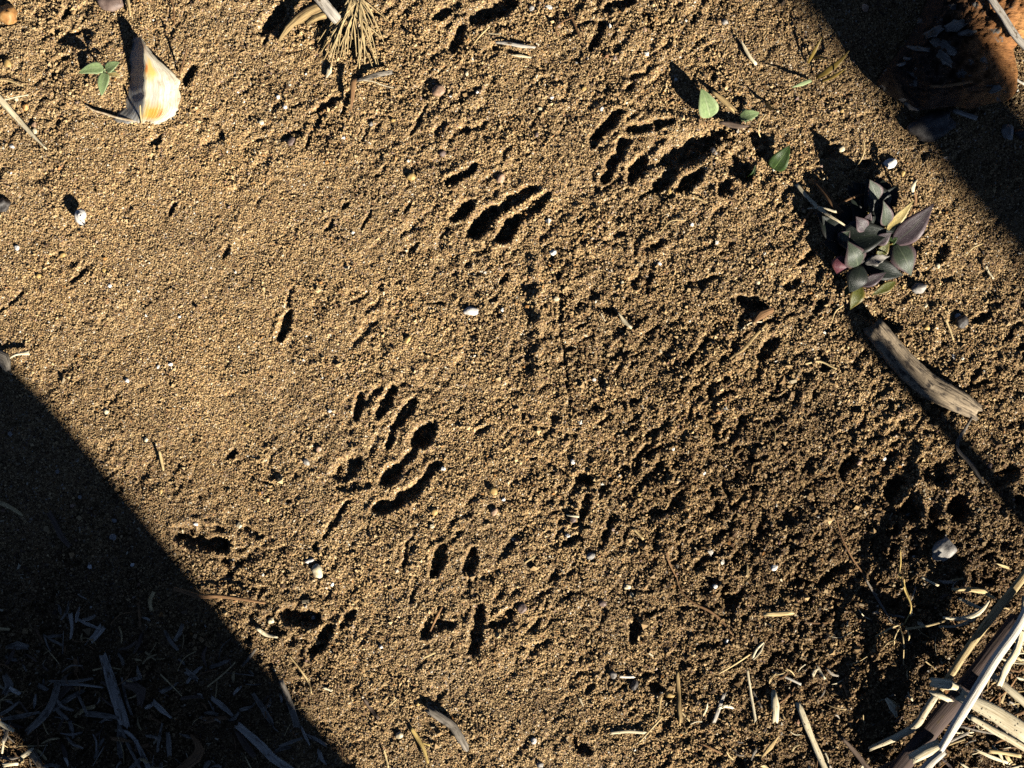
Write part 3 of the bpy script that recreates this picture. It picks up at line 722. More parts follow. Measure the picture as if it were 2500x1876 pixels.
# ------------------------------------------------------------------ burnt driftwood lump with its flakes
def build_lump():
    poly = [(2474,122),(2486,180),(2482,228),(2462,250),(2411,258),(2365,272),(2326,264),(2240,275),(2208,258),(2163,236),(2134,205),(2155,175),(2180,143),(2213,100),(2234,62),(2262,0),(2290,-70),(2360,-130),(2470,-150),(2570,-110),(2600,-20),(2560,60),(2500,95)]
    PL = np.array(poly, float); cx, cy = 2345, 75
    n = 150; m = 60
    closed = np.vstack([PL, PL[:1]]); seg = np.concatenate([[0], np.cumsum(np.hypot(*np.diff(closed, axis=0).T))])
    tt = np.linspace(0, seg[-1], n, endpoint=False); bx = np.interp(tt, seg, closed[:, 0]); by = np.interp(tt, seg, closed[:, 1])
    g = .001
    V = []; ST = []
    for i in range(m):
        r = i / (m - 1)
        rr = math.sin(r * math.pi / 2) if r < 1 else 1
        for j in range(n):
            x = cx + (bx[j] - cx) * rr; y = cy + (by[j] - cy) * rr
            V.append((x, y, rr)); ST.append((x * .001, y * .001, rr))
    V = np.array(V)
    X, Y, RR = V.T
    h = .031 * np.sqrt(np.clip(1 - RR ** 2.3, 0, 1))
    d1 = perlin(X / 62, Y / 62, 91); d2 = perlin(X / 26, Y / 26, 92); d3 = perlin(X / 10, Y / 10, 93); d4 = perlin(X / 4.2, Y / 4.2, 94)
    ridge = 1 - np.abs(perlin((X + Y) / 34, (X - Y) / 90, 95))
    h += (RR < .985) * (.0045 * d1 + .0022 * d2 + .0012 * d3 + .0007 * d4 + .002 * ridge)
    h = np.where(RR >= .985, -.004, h)
    k = (CH - h) / CH
    P = np.stack([(X - 1250) * S * k, (938 - Y) * S * k, g + h], 1)
    F = []
    for i in range(m - 1):
        for j in range(n): F.append((i*n+j, i*n+(j+1) % n, (i+1)*n+(j+1) % n, (i+1)*n+j))
    F = [f[::-1] for f in F]
    mt, nt, b = new_mat('burnt_wood'); L = nt.links.new; b.inputs['Roughness'].default_value = .75
    at = nt.nodes.new('ShaderNodeAttribute'); at.attribute_name = 'st'
    sp = nt.nodes.new('ShaderNodeSeparateXYZ'); L(at.outputs['Vector'], sp.inputs[0])
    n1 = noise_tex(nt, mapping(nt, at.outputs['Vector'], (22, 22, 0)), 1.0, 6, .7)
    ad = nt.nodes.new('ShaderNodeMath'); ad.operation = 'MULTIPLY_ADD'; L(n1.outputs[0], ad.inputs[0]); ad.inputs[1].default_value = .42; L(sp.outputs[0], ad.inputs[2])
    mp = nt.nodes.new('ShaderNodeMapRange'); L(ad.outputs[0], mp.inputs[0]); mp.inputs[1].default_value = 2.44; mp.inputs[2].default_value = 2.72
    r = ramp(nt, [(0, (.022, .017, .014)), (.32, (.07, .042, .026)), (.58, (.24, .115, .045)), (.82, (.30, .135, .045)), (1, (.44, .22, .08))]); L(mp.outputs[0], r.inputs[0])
    n2 = noise_tex(nt, mapping(nt, at.outputs['Vector'], (70, 220, 0)), 1.0, 5, .7)
    r2 = ramp(nt, [(.3, (.45, .42, .4)), (.7, (1.5, 1.45, 1.4))]); L(n2.outputs[0], r2.inputs[0])
    c = mix(nt, 'MULTIPLY', 1.0, r.outputs[0], r2.outputs[0])
    n3 = noise_tex(nt, mapping(nt, at.outputs['Vector'], (24, 30, 0)), 1.0, 4, .6); r3 = ramp(nt, [(.60, (0, 0, 0)), (.64, (1, 1, 1))]); L(n3.outputs[0], r3.inputs[0])
    c = mix(nt, 'MIX', r3.outputs[0], c, (.16, .15, .135))
    L(c, b.inputs['Base Color'])
    bp = nt.nodes.new('ShaderNodeBump'); bp.inputs['Strength'].default_value = .9; bp.inputs['Distance'].default_value = .0015; L(n2.outputs[0], bp.inputs['Height']); L(bp.outputs[0], b.inputs['Normal'])
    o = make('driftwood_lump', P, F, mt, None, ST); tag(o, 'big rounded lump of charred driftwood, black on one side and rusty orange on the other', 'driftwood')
    M['flake'] = fibre_material('charred_bark_flake', (.30, .28, .25), (.10, .09, .08), dirt_at=.58)
    def hz(px, py):
        d = (P[:, 0] - (px - 1250) * S * .965) ** 2 + (P[:, 1] - (938 - py) * S * .965) ** 2; return P[np.argmin(d), 2]
    for a, bq, w in (((1380, 300), (1500, 240), 70), ((1440, 350), (1600, 440), 90), ((1500, 470), (1580, 540), 90), ((1220, 400), (1390, 430), 50), ((1660, 290), (1790, 270), 60), ((1560, 240), (1690, 200), 90),
                     ((1090, 790), (1165, 815), 50), ((1190, 830), (1260, 800), 36), ((1210, 880), (1300, 930), 80), ((1180, 500), (1240, 510), 30), ((1920, 770), (2000, 750), 60), ((1130, 560), (1190, 545), 34)):
        (x0, y0), (x1, y1) = Q(0, 3, a, bq)
        piece('bark_flake', None, None, [(x0, y0), ((x0+x1)/2, (y0+y1)/2 + 1), (x1, y1)], [w/3.5*.7, w/3.5, w/3.5*.6], 'flake', th=.0012, absz=[hz(x0, y0) + .001, hz((x0+x1)/2, (y0+y1)/2) + .0022, hz(x1, y1) + .001], parent=o, lobes=.35, wob=.25, ragged=.8)
    return hz
hz = build_lump()
q = Q(0, 3, (1420, 742), (1560, 733), (1755, 702)); zs = [hz(*p) + .0025 for p in q]
piece('wood_splinter', 'long weathered splinter lying across the charred driftwood lump', 'splinter', q, [8, 9, 6], 'brown', absz=zs, ragged=1.2)
piece('wood_chip', 'grey flat chip on the sand below the charred driftwood lump', 'chip', Q(0, 3, (1620, 950), (1710, 982), (1800, 1012)), 11, 'pale', lift=.002)
piece('wood_chip', 'short dark chip leaning against the foot of the driftwood lump', 'chip', Q(0, 3, (1570, 940), (1640, 960)), 7, 'dark', lift=.001)
q = [(2400, -40), (2424, 5), (2445, 34), (2462, 62), (2482, 92), (2512, 122)]
piece('pale_stick', 'pale barkless stick lying over the orange end of the driftwood', 'stick', q, [15, 16, 17, 17, 18, 18], 'pale', absz=[.044, .043, .041, .039, .036, .034], sides=12, lobes=.08)
piece('dry_twig', 'short white twig on dark sand right of the driftwood', 'twig', Q(0, 3, (2125, 645), (2160, 690), (2212, 720)), [5, 6, 6], 'white', lift=.001)
pebble(2275, 308, 55, 34, 'darkstone', 'dark brown charred stump sticking out of the sand below the driftwood lump', 'burnt wood', ang=.2, rz=26, name='charred_knob', amp=.3, sink=.8)

# ------------------------------------------------------------------ dark-leaved plant
def build_plant():
    px0, py0 = 2160, 575; gz = ground_z(px0, py0, 10); x, y = P2(px0, py0)
    root = empty('wild_plant', (x, y, gz)); tag(root, 'low plant with dark green and purple leaves', 'plant')
    k = 3.511; c = lambda a, b: (1870 + a / k, 470 + b / k)
    def lf(mat, b, t, w, hb, ht, **kw):
        kw.setdefault('point', 1.12); w *= 1.28
        return leaf(root, mat, c(*b), c(*t), w / k, gz + hb * .001, gz + ht * .001, thick=.0003, **kw)
    for (b_, t_, w_) in (((900, 430), (520, 60), 190), ((930, 300), (700, -60), 190), ((980, 380), (1010, 10), 190), ((900, 420), (760, 60), 200), ((880, 480), (520, 300), 180), ((940, 470), (1130, 220), 170), ((900, 500), (600, 560), 150), ((930, 520), (1050, 660), 170), ((880, 520), (800, 760), 150), ((1000, 60), (950, -140), 150), ((850, 40), (740, -90), 120)):
        lf('leaf_dark', b_, t_, w_, 2.5, 5 + random.uniform(0, 3), bend=.002)
    lf('leaf_dark', (990, 190), (860, -120), 200, 5, 12, bend=.002)
    lf('leaf_dark', (860, 180), (820, -60), 90, 4, 10, bend=.002)
    lf('leaf_dark', (1000, 120), (1120, -60), 130, 4, 9, bend=.002)
    lf('leaf_dark', (620, 420), (1090, 340), 230, 8, 14, bend=.003, cup=.3)
    lf('leaf_dark', (760, 420), (600, 240), 190, 5, 8, bend=.002)
    lf('leaf_dark', (640, 420), (430, 165), 150, 6, 9, bend=.003, cup=.1)
    lf('leaf_dark', (720, 470), (480, 430), 150, 4, 6, bend=.002)
    lf('leaf_purple', (940, 440), (1078, 345), 90, 12, 17, bend=.0, tw=.4)
    lf('leaf_purple', (1085, 450), (1440, 98), 165, 9, 18, bend=.003, cup=.1, side=(.0005, -.0006))
    lf('leaf_purple', (1150, 430), (1400, 160), 120, 6, 10, bend=.002)
    lf('leaf_mixed', (1110, 430), (1245, 715), 185, 10, 5, bend=.004, cup=-.2)
    lf('leaf_mixed', (790, 640), (700, 415), 165, 10, 19, bend=.003, cup=-.25, prof=.9)
    lf('leaf_maroon', (660, 545), (610, 705), 130, 10, 5, bend=.003, cup=-.2)
    lf('leaf_mixed', (1030, 285), (1005, 70), 105, 13, 24, bend=.001, cup=.3, tw=.5)
    lf('leaf_yellow', (1035, 325), (1265, 72), 72, 10, 17, bend=.003, notch=.2)
    lf('leaf_purple', (850, 330), (770, 205), 100, 14, 19, bend=.001)
    lf('leaf_purple', (860, 260), (900, 175), 52, 13, 18)
    lf('leaf_dark', (820, 630), (715, 870), 150, 11, 6, bend=.003, cup=-.2)
    lf('leaf_olive', (815, 800), (722, 1005), 100, 6, 3, bend=.002)
    lf('leaf_olive', (720, 800), (672, 900), 46, 4, 2)
    lf('leaf_purple', (815, 800), (1030, 688), 80, 8, 9, bend=.002)
    lf('leaf_dark', (860, 640), (1180, 712), 140, 7, 3, bend=.003)
    lf('leaf_olive', (1110, 770), (900, 885), 70, 2, 1.5, bend=.001)
    lf('leaf_grey', (850, 610), (1060, 545), 70, 11, 12, bend=.004, fold=4, notch=.25)
    lf('leaf_olive', (960, 560), (1060, 420), 80, 9, 13)
    lf('leaf_mixed', (640, 410), (720, 330), 90, 9, 14, cup=.3)
    lf('leaf_green', (1050, 430), (1130, 390), 60, 9, 12)
    lf('leaf_mixed', (960, 60), (890, -110), 110, 14, 20, cup=.3)
    lf('leaf_dark', (560, 300), (480, 200), 80, 9, 12)
    for (a, b, d) in (((900, 480), (830, 420), (760, 640)), ((930, 480), (1000, 460), (1090, 440)), ((920, 470), (960, 380), (1030, 290)), ((900, 470), (870, 300), (880, 120))):
        stem(root, [(*c(*a), gz - .002), (*c(*b), gz + .006), (*c(*d), gz + .010)], [7, 6, 4], 'leaf_olive')
build_plant()
piece('dead_stalk', 'brown woody stalk lying against the left side of the dark plant', 'stalk', Q(1, 3, (420, -90), (500, 0), (570, 90), (640, 165)), [9, 11, 12, 12], 'brown', lift=[.004, .006, .008, .008])
piece('dead_stalk', 'thin reddish stalk crossing the top of the dark plant', 'stalk', Q(1, 3, (625, 105), (730, 50), (850, 15)), [4, 6, 4], 'brown', lift=.010)
piece('dead_stalk', 'upright brown stalk with a white sliver behind the dark plant', 'stalk', Q(1, 3, (1265, 150), (1285, 60), (1262, -60), (1285, -130)), [8, 7, 7, 5], 'brown', lift=[.006, .01, .012, .014])
piece('dry_sliver', 'small white pointed sliver above the dark plant', 'sliver', Q(0, 3, (1262, 1665), (1258, 1610), (1290, 1545)), [4, 10, 3], 'cream', lift=[.012, .014, .014])
piece('lichened_twig', 'pale forked twig crusted with white lichen left of the dark plant', 'twig', Q(1, 3, (270, -60), (340, 25), (430, 115), (520, 185), (610, 240), (700, 300)), [9, 8, 9, 7, 5, 3], 'cream', lift=[.002, .003, .006, .011, .012, .011], lobes=.3, wob=.25)
piece('lichened_twig', 'short whitish side twig crossing the lichened twig', 'twig', Q(1, 3, (360, 140), (440, 130), (600, 165)), [3, 7, 5], 'cream', lift=[.004, .008, .01], wob=.3)
piece('dry_root', 'thin brown root trailing left from the lichened twig', 'root', Q(1, 3, (300, 290), (350, 210), (400, 150)), [4, 6, 6], 'brown', lift=[.001, .004, .006])
piece('grass_bit', 'thin stem between the plant leaves and the sand on its right', 'stalk', Q(1, 3, (1110, 400), (1190, 250), (1250, 170)), [3, 4, 3], 'brown', lift=[.006, .008, .012])

# ------------------------------------------------------------------ driftwood stick and the twig at its end
def build_stick():
    q = [(2136, 803), (2160, 832), (2188, 868), (2225, 908), (2265, 942), (2310, 966), (2350, 988), (2379, 1005)]
    o = piece('driftwood_stick', 'bent weathered driftwood stick as thick as a thumb', 'stick', q, [48, 52, 55, 57, 58, 56, 52, 40], 'drift', th=[.010, .011, .011, .011, .0115, .011, .010, .008], lift=[.002, .001, .0004, 0, 0, 0, -.001, -.002], sides=22, rings=46, ragged=.35, lobes=.13, wob=.035, seed=5)
build_stick()
piece('dry_twig', 'thin twig with a sharp kink below the end of the driftwood stick', 'twig', Q(2, 3, (1762, 285), (1700, 390), (1640, 500), (1645, 550), (1740, 660), (1860, 835)), [5, 8, 9, 9, 11, 6], 'grey', lift=[.004, .004, .002, .002, .001, .001], lobes=.2)

# ------------------------------------------------------------------ top edge: slat, bark, root tuft
piece('wooden_slat', 'straight grey sawn slat poking in beside the dried root tuft', 'slat', Q(0, 1, (500, -90), (600, 30), (712, 165)), 26, 'pale', th=.0035, lift=[.016, .013, .010], ragged=.25, lobes=.06, wob=.02, sides=12)
piece('bark_strip', 'long frayed strip of yellow bark behind the grey slat', 'bark', Q(0, 1, (220, 345), (290, 240), (380, 160), (480, 90), (580, 50)), [5, 14, 20, 24, 20], 'bark', th=.003, lift=[.001, .002, .004, .006, .007], lobes=.3, wob=.2, ragged=1)
piece('bark_strip', 'short curled bark strip under the grey slat', 'bark', Q(0, 1, (460, 200), (520, 150), (600, 130)), [9, 20, 15], 'bark', th=.003, lift=[.001, .003, .004], lobes=.3, wob=.2)
def build_tuft():
    gz = ground_z(870, 10, 8); V = []; F = []; ST = []; x, y = P2(870, 8)
    ends = [(560, 450), (555, 380), (600, 500), (640, 560), (655, 600), (640, 460), (690, 470), (700, 490), (720, 460), (750, 485), (745, 400), (790, 450), (800, 360), (890, 560), (900, 580), (905, 520), (960, 560), (1060, 600), (1065, 590), (1010, 590),
            (1110, 370), (1090, 330), (1040, 300), (1000, 360), (960, 380), (930, 300), (620, 350), (590, 300), (650, 330), (680, 400), (735, 500), (770, 520), (830, 420), (850, 330), (1000, 260), (1050, 250), (610, 420), (575, 410), (665, 380), (710, 330), (1180, 210), (940, 470), (870, 480), (820, 260)]
    for (ex, ey) in ends:
        hx, hy = 860 + random.uniform(-55, 50), -10 + random.uniform(-40, 60)
        mx, my = hx + (ex - hx) * .5 + random.uniform(-35, 35), hy + (ey - hy) * .48 + random.uniform(-25, 25)
        lf = random.uniform(.004, .010)
        pts = []
        for (a, b, l) in ((hx, hy, .009), (mx, my, lf), (ex + random.uniform(-12, 12), ey + random.uniform(-15, 15), random.uniform(.0008, .003))):
            p = Q(0, 1, (a, b))[0]; pts.append(W(p[0], p[1], ground_z(p[0], p[1], 4) + l))
        w = random.uniform(2.2, 5.0) * S
        v, f, st = strip_geo(pts, [w * 1.2, w, w * .5], w, sides=5, rings=12, ragged=.3)
        n = sum(len(q) for q in V); F += [tuple(i + n for i in t) for t in f]; V.append(v); ST.append(st)
    o = make('root_tuft', np.vstack(V), F, M['straw'], None, np.vstack(ST)); tag(o, 'fan of dried yellow grass roots spreading from under the grey slat', 'grass tuft')
build_tuft()
piece('split_wood', 'grey striped splinter just below the dried root tuft', 'splinter', Q(0, 1, (885, 690), (970, 668), (1060, 640), (1168, 622)), [7, 13, 14, 12], 'grey', lift=[.001, .003, .004, .004], ragged=.8, lobes=.3)
piece('bark_spike', 'brown pointed spike hanging down from the grey striped splinter', 'splinter', Q(0, 1, (856, 680), (848, 780), (842, 860), (832, 950)), [14, 12, 8, 2], 'brown', lift=[.006, .006, .005, .002], ragged=.2)
piece('root_fibre', 'fine pale fibre curving right below the grey striped splinter', 'fibre', Q(0, 1, (930, 690), (1020, 700), (1100, 730), (1195, 755)), [3, 3, 3, 2], 'cream', lift=.002)
piece('seed_husk', 'small whitish seed husk left of the brown spike', 'husk', Q(0, 1, (662, 560), (645, 610), (622, 665)), [4, 14, 3], 'cream', th=.002, lift=.001)
piece('dry_twig', 'thin diagonal twig on lumpy sand right of the root tuft', 'twig', Q(0, 1, (1890, 365), (1955, 290), (2022, 228)), [3, 4, 3], 'straw', lift=.002)
piece('dry_straw', 'tiny pale straw next to a thin diagonal twig', 'straw', Q(0, 1, (2010, 288), (2060, 292), (2112, 292)), 3, 'cream', lift=.002)
piece('split_wood', 'grey splintered stick lying level between the root tuft and the top track', 'splinter', [(1212, 103), (1240, 106), (1270, 112), (1304, 116)], [7, 9, 10, 5], 'pale', lift=.002, ragged=1)
piece('seed_husk', 'pale husk tucked under the level grey splinter', 'husk', Q(0, 2, (30, 470), (110, 480), (190, 495)), [4, 8, 4], 'cream', lift=.001)
piece('root_fibre', 'thin reddish forked root in the sand near the top edge', 'root', Q(0, 2, (430, 300), (410, 250), (470, 190), (560, 150)), [6, 5, 3, 3], 'brown', lift=.0015)
piece('root_fibre', 'short reddish root beside the forked root near the top edge', 'root', Q(0, 2, (620, 320), (585, 240), (540, 120), (525, 10)), [6, 5, 3, 3], 'brown', lift=.0015)

# ------------------------------------------------------------------ left edge
piece('dry_straw', 'flat cream straw reaching in from the left below the seedling', 'straw', Q(0, 0, (-60, 780), (0, 850), (180, 1050), (300, 1180), (398, 1280)), [15, 15, 12, 9, 3], 'cream', th=.002, lift=.0025, lobes=.1, ragged=.2)
piece('dry_straw', 'thin cream straw crossing the end of the flat straw', 'straw', Q(0, 0, (20, 862), (130, 835), (242, 814)), [4, 4, 3], 'cream', lift=.0035)
piece('dry_straw', 'thin tan straw at the left edge above the flat straw', 'straw', Q(0, 0, (-30, 680), (80, 695), (195, 738)), [5, 4, 3], 'straw', lift=.002)
piece('dry_straw', 'short straw on smooth sand left of the centre track', 'straw', Q(2, 0, (1365, 570), (1385, 650), (1402, 728)), [6, 7, 5], 'straw', lift=[.0035, .002, .0005])
piece('dry_twig', 'upright thin twig on the right of the broken shell', 'twig', Q(0, 0, (1602, 420), (1575, 520), (1540, 632)), [3, 5, 6], 'brown', lift=[.012, .007, .001])
piece('dry_straw', 'thin fibre bent over the lower lip of the broken shell', 'fibre', Q(0, 0, (1200, 905), (1205, 980), (1212, 1050), (1200, 1095)), [4, 4, 3, 2], 'straw', lift=[.009, .007, .004, .001])
piece('dry_twig', 'thin twig at the top edge above the broken shell', 'twig', Q(0, 0, (1455, -20), (1485, 60), (1495, 215)), [4, 4, 3], 'brown', lift=.002)
piece('dry_straw', 'pale pointed straw hanging in at the top beside the mauve stone', 'straw', Q(0, 0, (1085, -30), (1105, 50), (1118, 135)), [10, 8, 3], 'straw', lift=.003)
piece('dry_straw', 'tan curved straw lying in the shade at the left edge', 'straw', [(-20, 1222), (12, 1232), (38, 1246), (54, 1258)], [10, 10, 9, 7], 'straw', lift=.002)
piece('dark_stick', 'dark woody stick in the shaded sand at the left', 'stick', Q(2, 0, (425, 1105), (480, 1200), (520, 1290), (590, 1375)), [12, 14, 14, 11], 'dark', lift=.002)
piece('dry_leaf', 'grey curled dead leaf with a cream edge on the left border', 'leaf', Q(1, 0, (-60, 1400), (30, 1440), (70, 1520)), [30, 34, 12], 'grey', th=.003, lift=.003, lobes=.3)
piece('dry_straw', 'cream splinter capping the grey curled leaf on the left border', 'straw', Q(1, 0, (70, 1432), (130, 1395), (235, 1380)), [3, 6, 10], 'cream', lift=.003)
piece('dry_twig', 'brown twig poking out of the shade below the lone hollow', 'twig', [(427, 1438), (455, 1446), (486, 1456), (530, 1456), (590, 1463), (645, 1472)], [10, 12, 11, 9, 8, 6], 'brown', lift=.004, lobes=.12)
pebble(20, 36, 26, 22, 'orange', 'rough orange stone in the top left corner', 'stone', rz=20, amp=.3, name='stone')
pebble(268, 4, 36, 24, 'mauve', 'flat mauve brown stone on the top edge', 'stone', ang=0, rz=14, amp=.12, name='stone')
pebble(6, 500, 20, 18, 'darkstone', 'dark soil lump at the left edge beside the snail shell', 'clod', rz=14, name='clod', amp=.3)

# ------------------------------------------------------------------ green leaves and grass right of the top track
def lone_leaf(name, label, cat, mat, b, t, w, hb, ht, **kw):
    V, F, ST = leaf_geo(W(b[0], b[1], ground_z(*b, 6) + hb), W(t[0], t[1], ground_z(*t, 6) + ht), w * S, **kw)
    return tag(make(name, V, F, M[mat], None, ST), label, cat)
lone_leaf('green_leaf', 'pale green oval leaf with a white speck, upright in the sand', 'leaf', 'leaf_pale', (1734, 287), (1712, 216), 50, .003, .011, bend=.002, cup=.2, prof=.82, thick=.0003)
lone_leaf('green_leaf', 'torn light green leaf bit half buried beside the brown husk', 'leaf', 'leaf_pale', (1806, 288), (1854, 276), 30, .002, .005, bend=.002, prof=.9, notch=.25)
lone_leaf('green_leaf', 'glossy dark green leaf standing in the sand left of the dark plant', 'leaf', 'leaf_green', (1888, 414), (1928, 356), 46, .001, .006, bend=.003, prof=.8, cup=.2)
lone_leaf('green_leaf', 'thin bright green curled leaf in the shadow of the top right track', 'leaf', 'leaf_green', (1820, 436), (1844, 404), 9, .001, .004, side=(.0012, -.0012), cup=.5)
piece('dry_leaf', 'brown frayed leaf strip behind the pale green oval leaf', 'leaf', Q(0, 2, (1755, 790), (1820, 840), (1920, 935)), [6, 14, 12], 'bark', th=.0015, lift=.004, ragged=1.2)
piece('seed_husk', 'dark pointed husk between two green leaf bits', 'husk', Q(0, 2, (1815, 1050), (1900, 1065), (1990, 1085), (2062, 1085)), [5, 14, 12, 2], 'dark', th=.0025, lift=.003)
piece('seed_husk', 'pale narrow husk lying on the shaded sand near the top right', 'husk', Q(0, 2, (1998, 350), (2040, 430), (2075, 490), (2122, 545)), [2, 9, 8, 9], 'cream', lift=.002)
def grass(label, pts, w, mat='leaf_olive'):
    o = piece('sedge_sprig', label, 'grass', pts, w, mat, th=.0006, lift=[.001] + [.006] * (len(pts) - 2) + [.011], ragged=0, wob=.01, lobes=.02)
grass('narrow olive grass blade, uppermost of four left of the driftwood', Q(0, 3, (360, 540), (410, 450), (480, 320)), [6, 9, 2])
grass('widest curved grass blade left of the driftwood lump', Q(0, 3, (430, 665), (530, 610), (620, 540), (715, 435)), [9, 15, 12, 2])
grass('short grass blade lying level between two others', Q(0, 3, (400, 495), (470, 490), (545, 515)), [5, 7, 2])
grass('dim lowest grass blade left of the driftwood', Q(0, 3, (480, 695), (580, 655), (690, 585)), [6, 9, 2])
grass('pale whitish grass blade pointing at the top right track', Q(0, 3, (385, 690), (310, 720), (225, 750)), [9, 11, 2], 'leaf_pale')
grass('dull grass blade beside the shadow left of the dark plant', Q(0, 3, (0, 880), (40, 930), (80, 950)), [9, 10, 2])
piece('root_fibre', 'pale root loop dangling below the torn green leaf bit', 'root', Q(0, 2, (2212, 980), (2160, 1060), (2150, 1130), (2170, 1190)), [3, 3, 3, 2], 'straw', lift=.002)
piece('root_fibre', 'thin wavy root on the sand above the dark plant', 'root', Q(0, 3, (835, 1200), (845, 1290), (810, 1380), (770, 1440)), [2.5, 3, 3, 2], 'straw', lift=.0015)

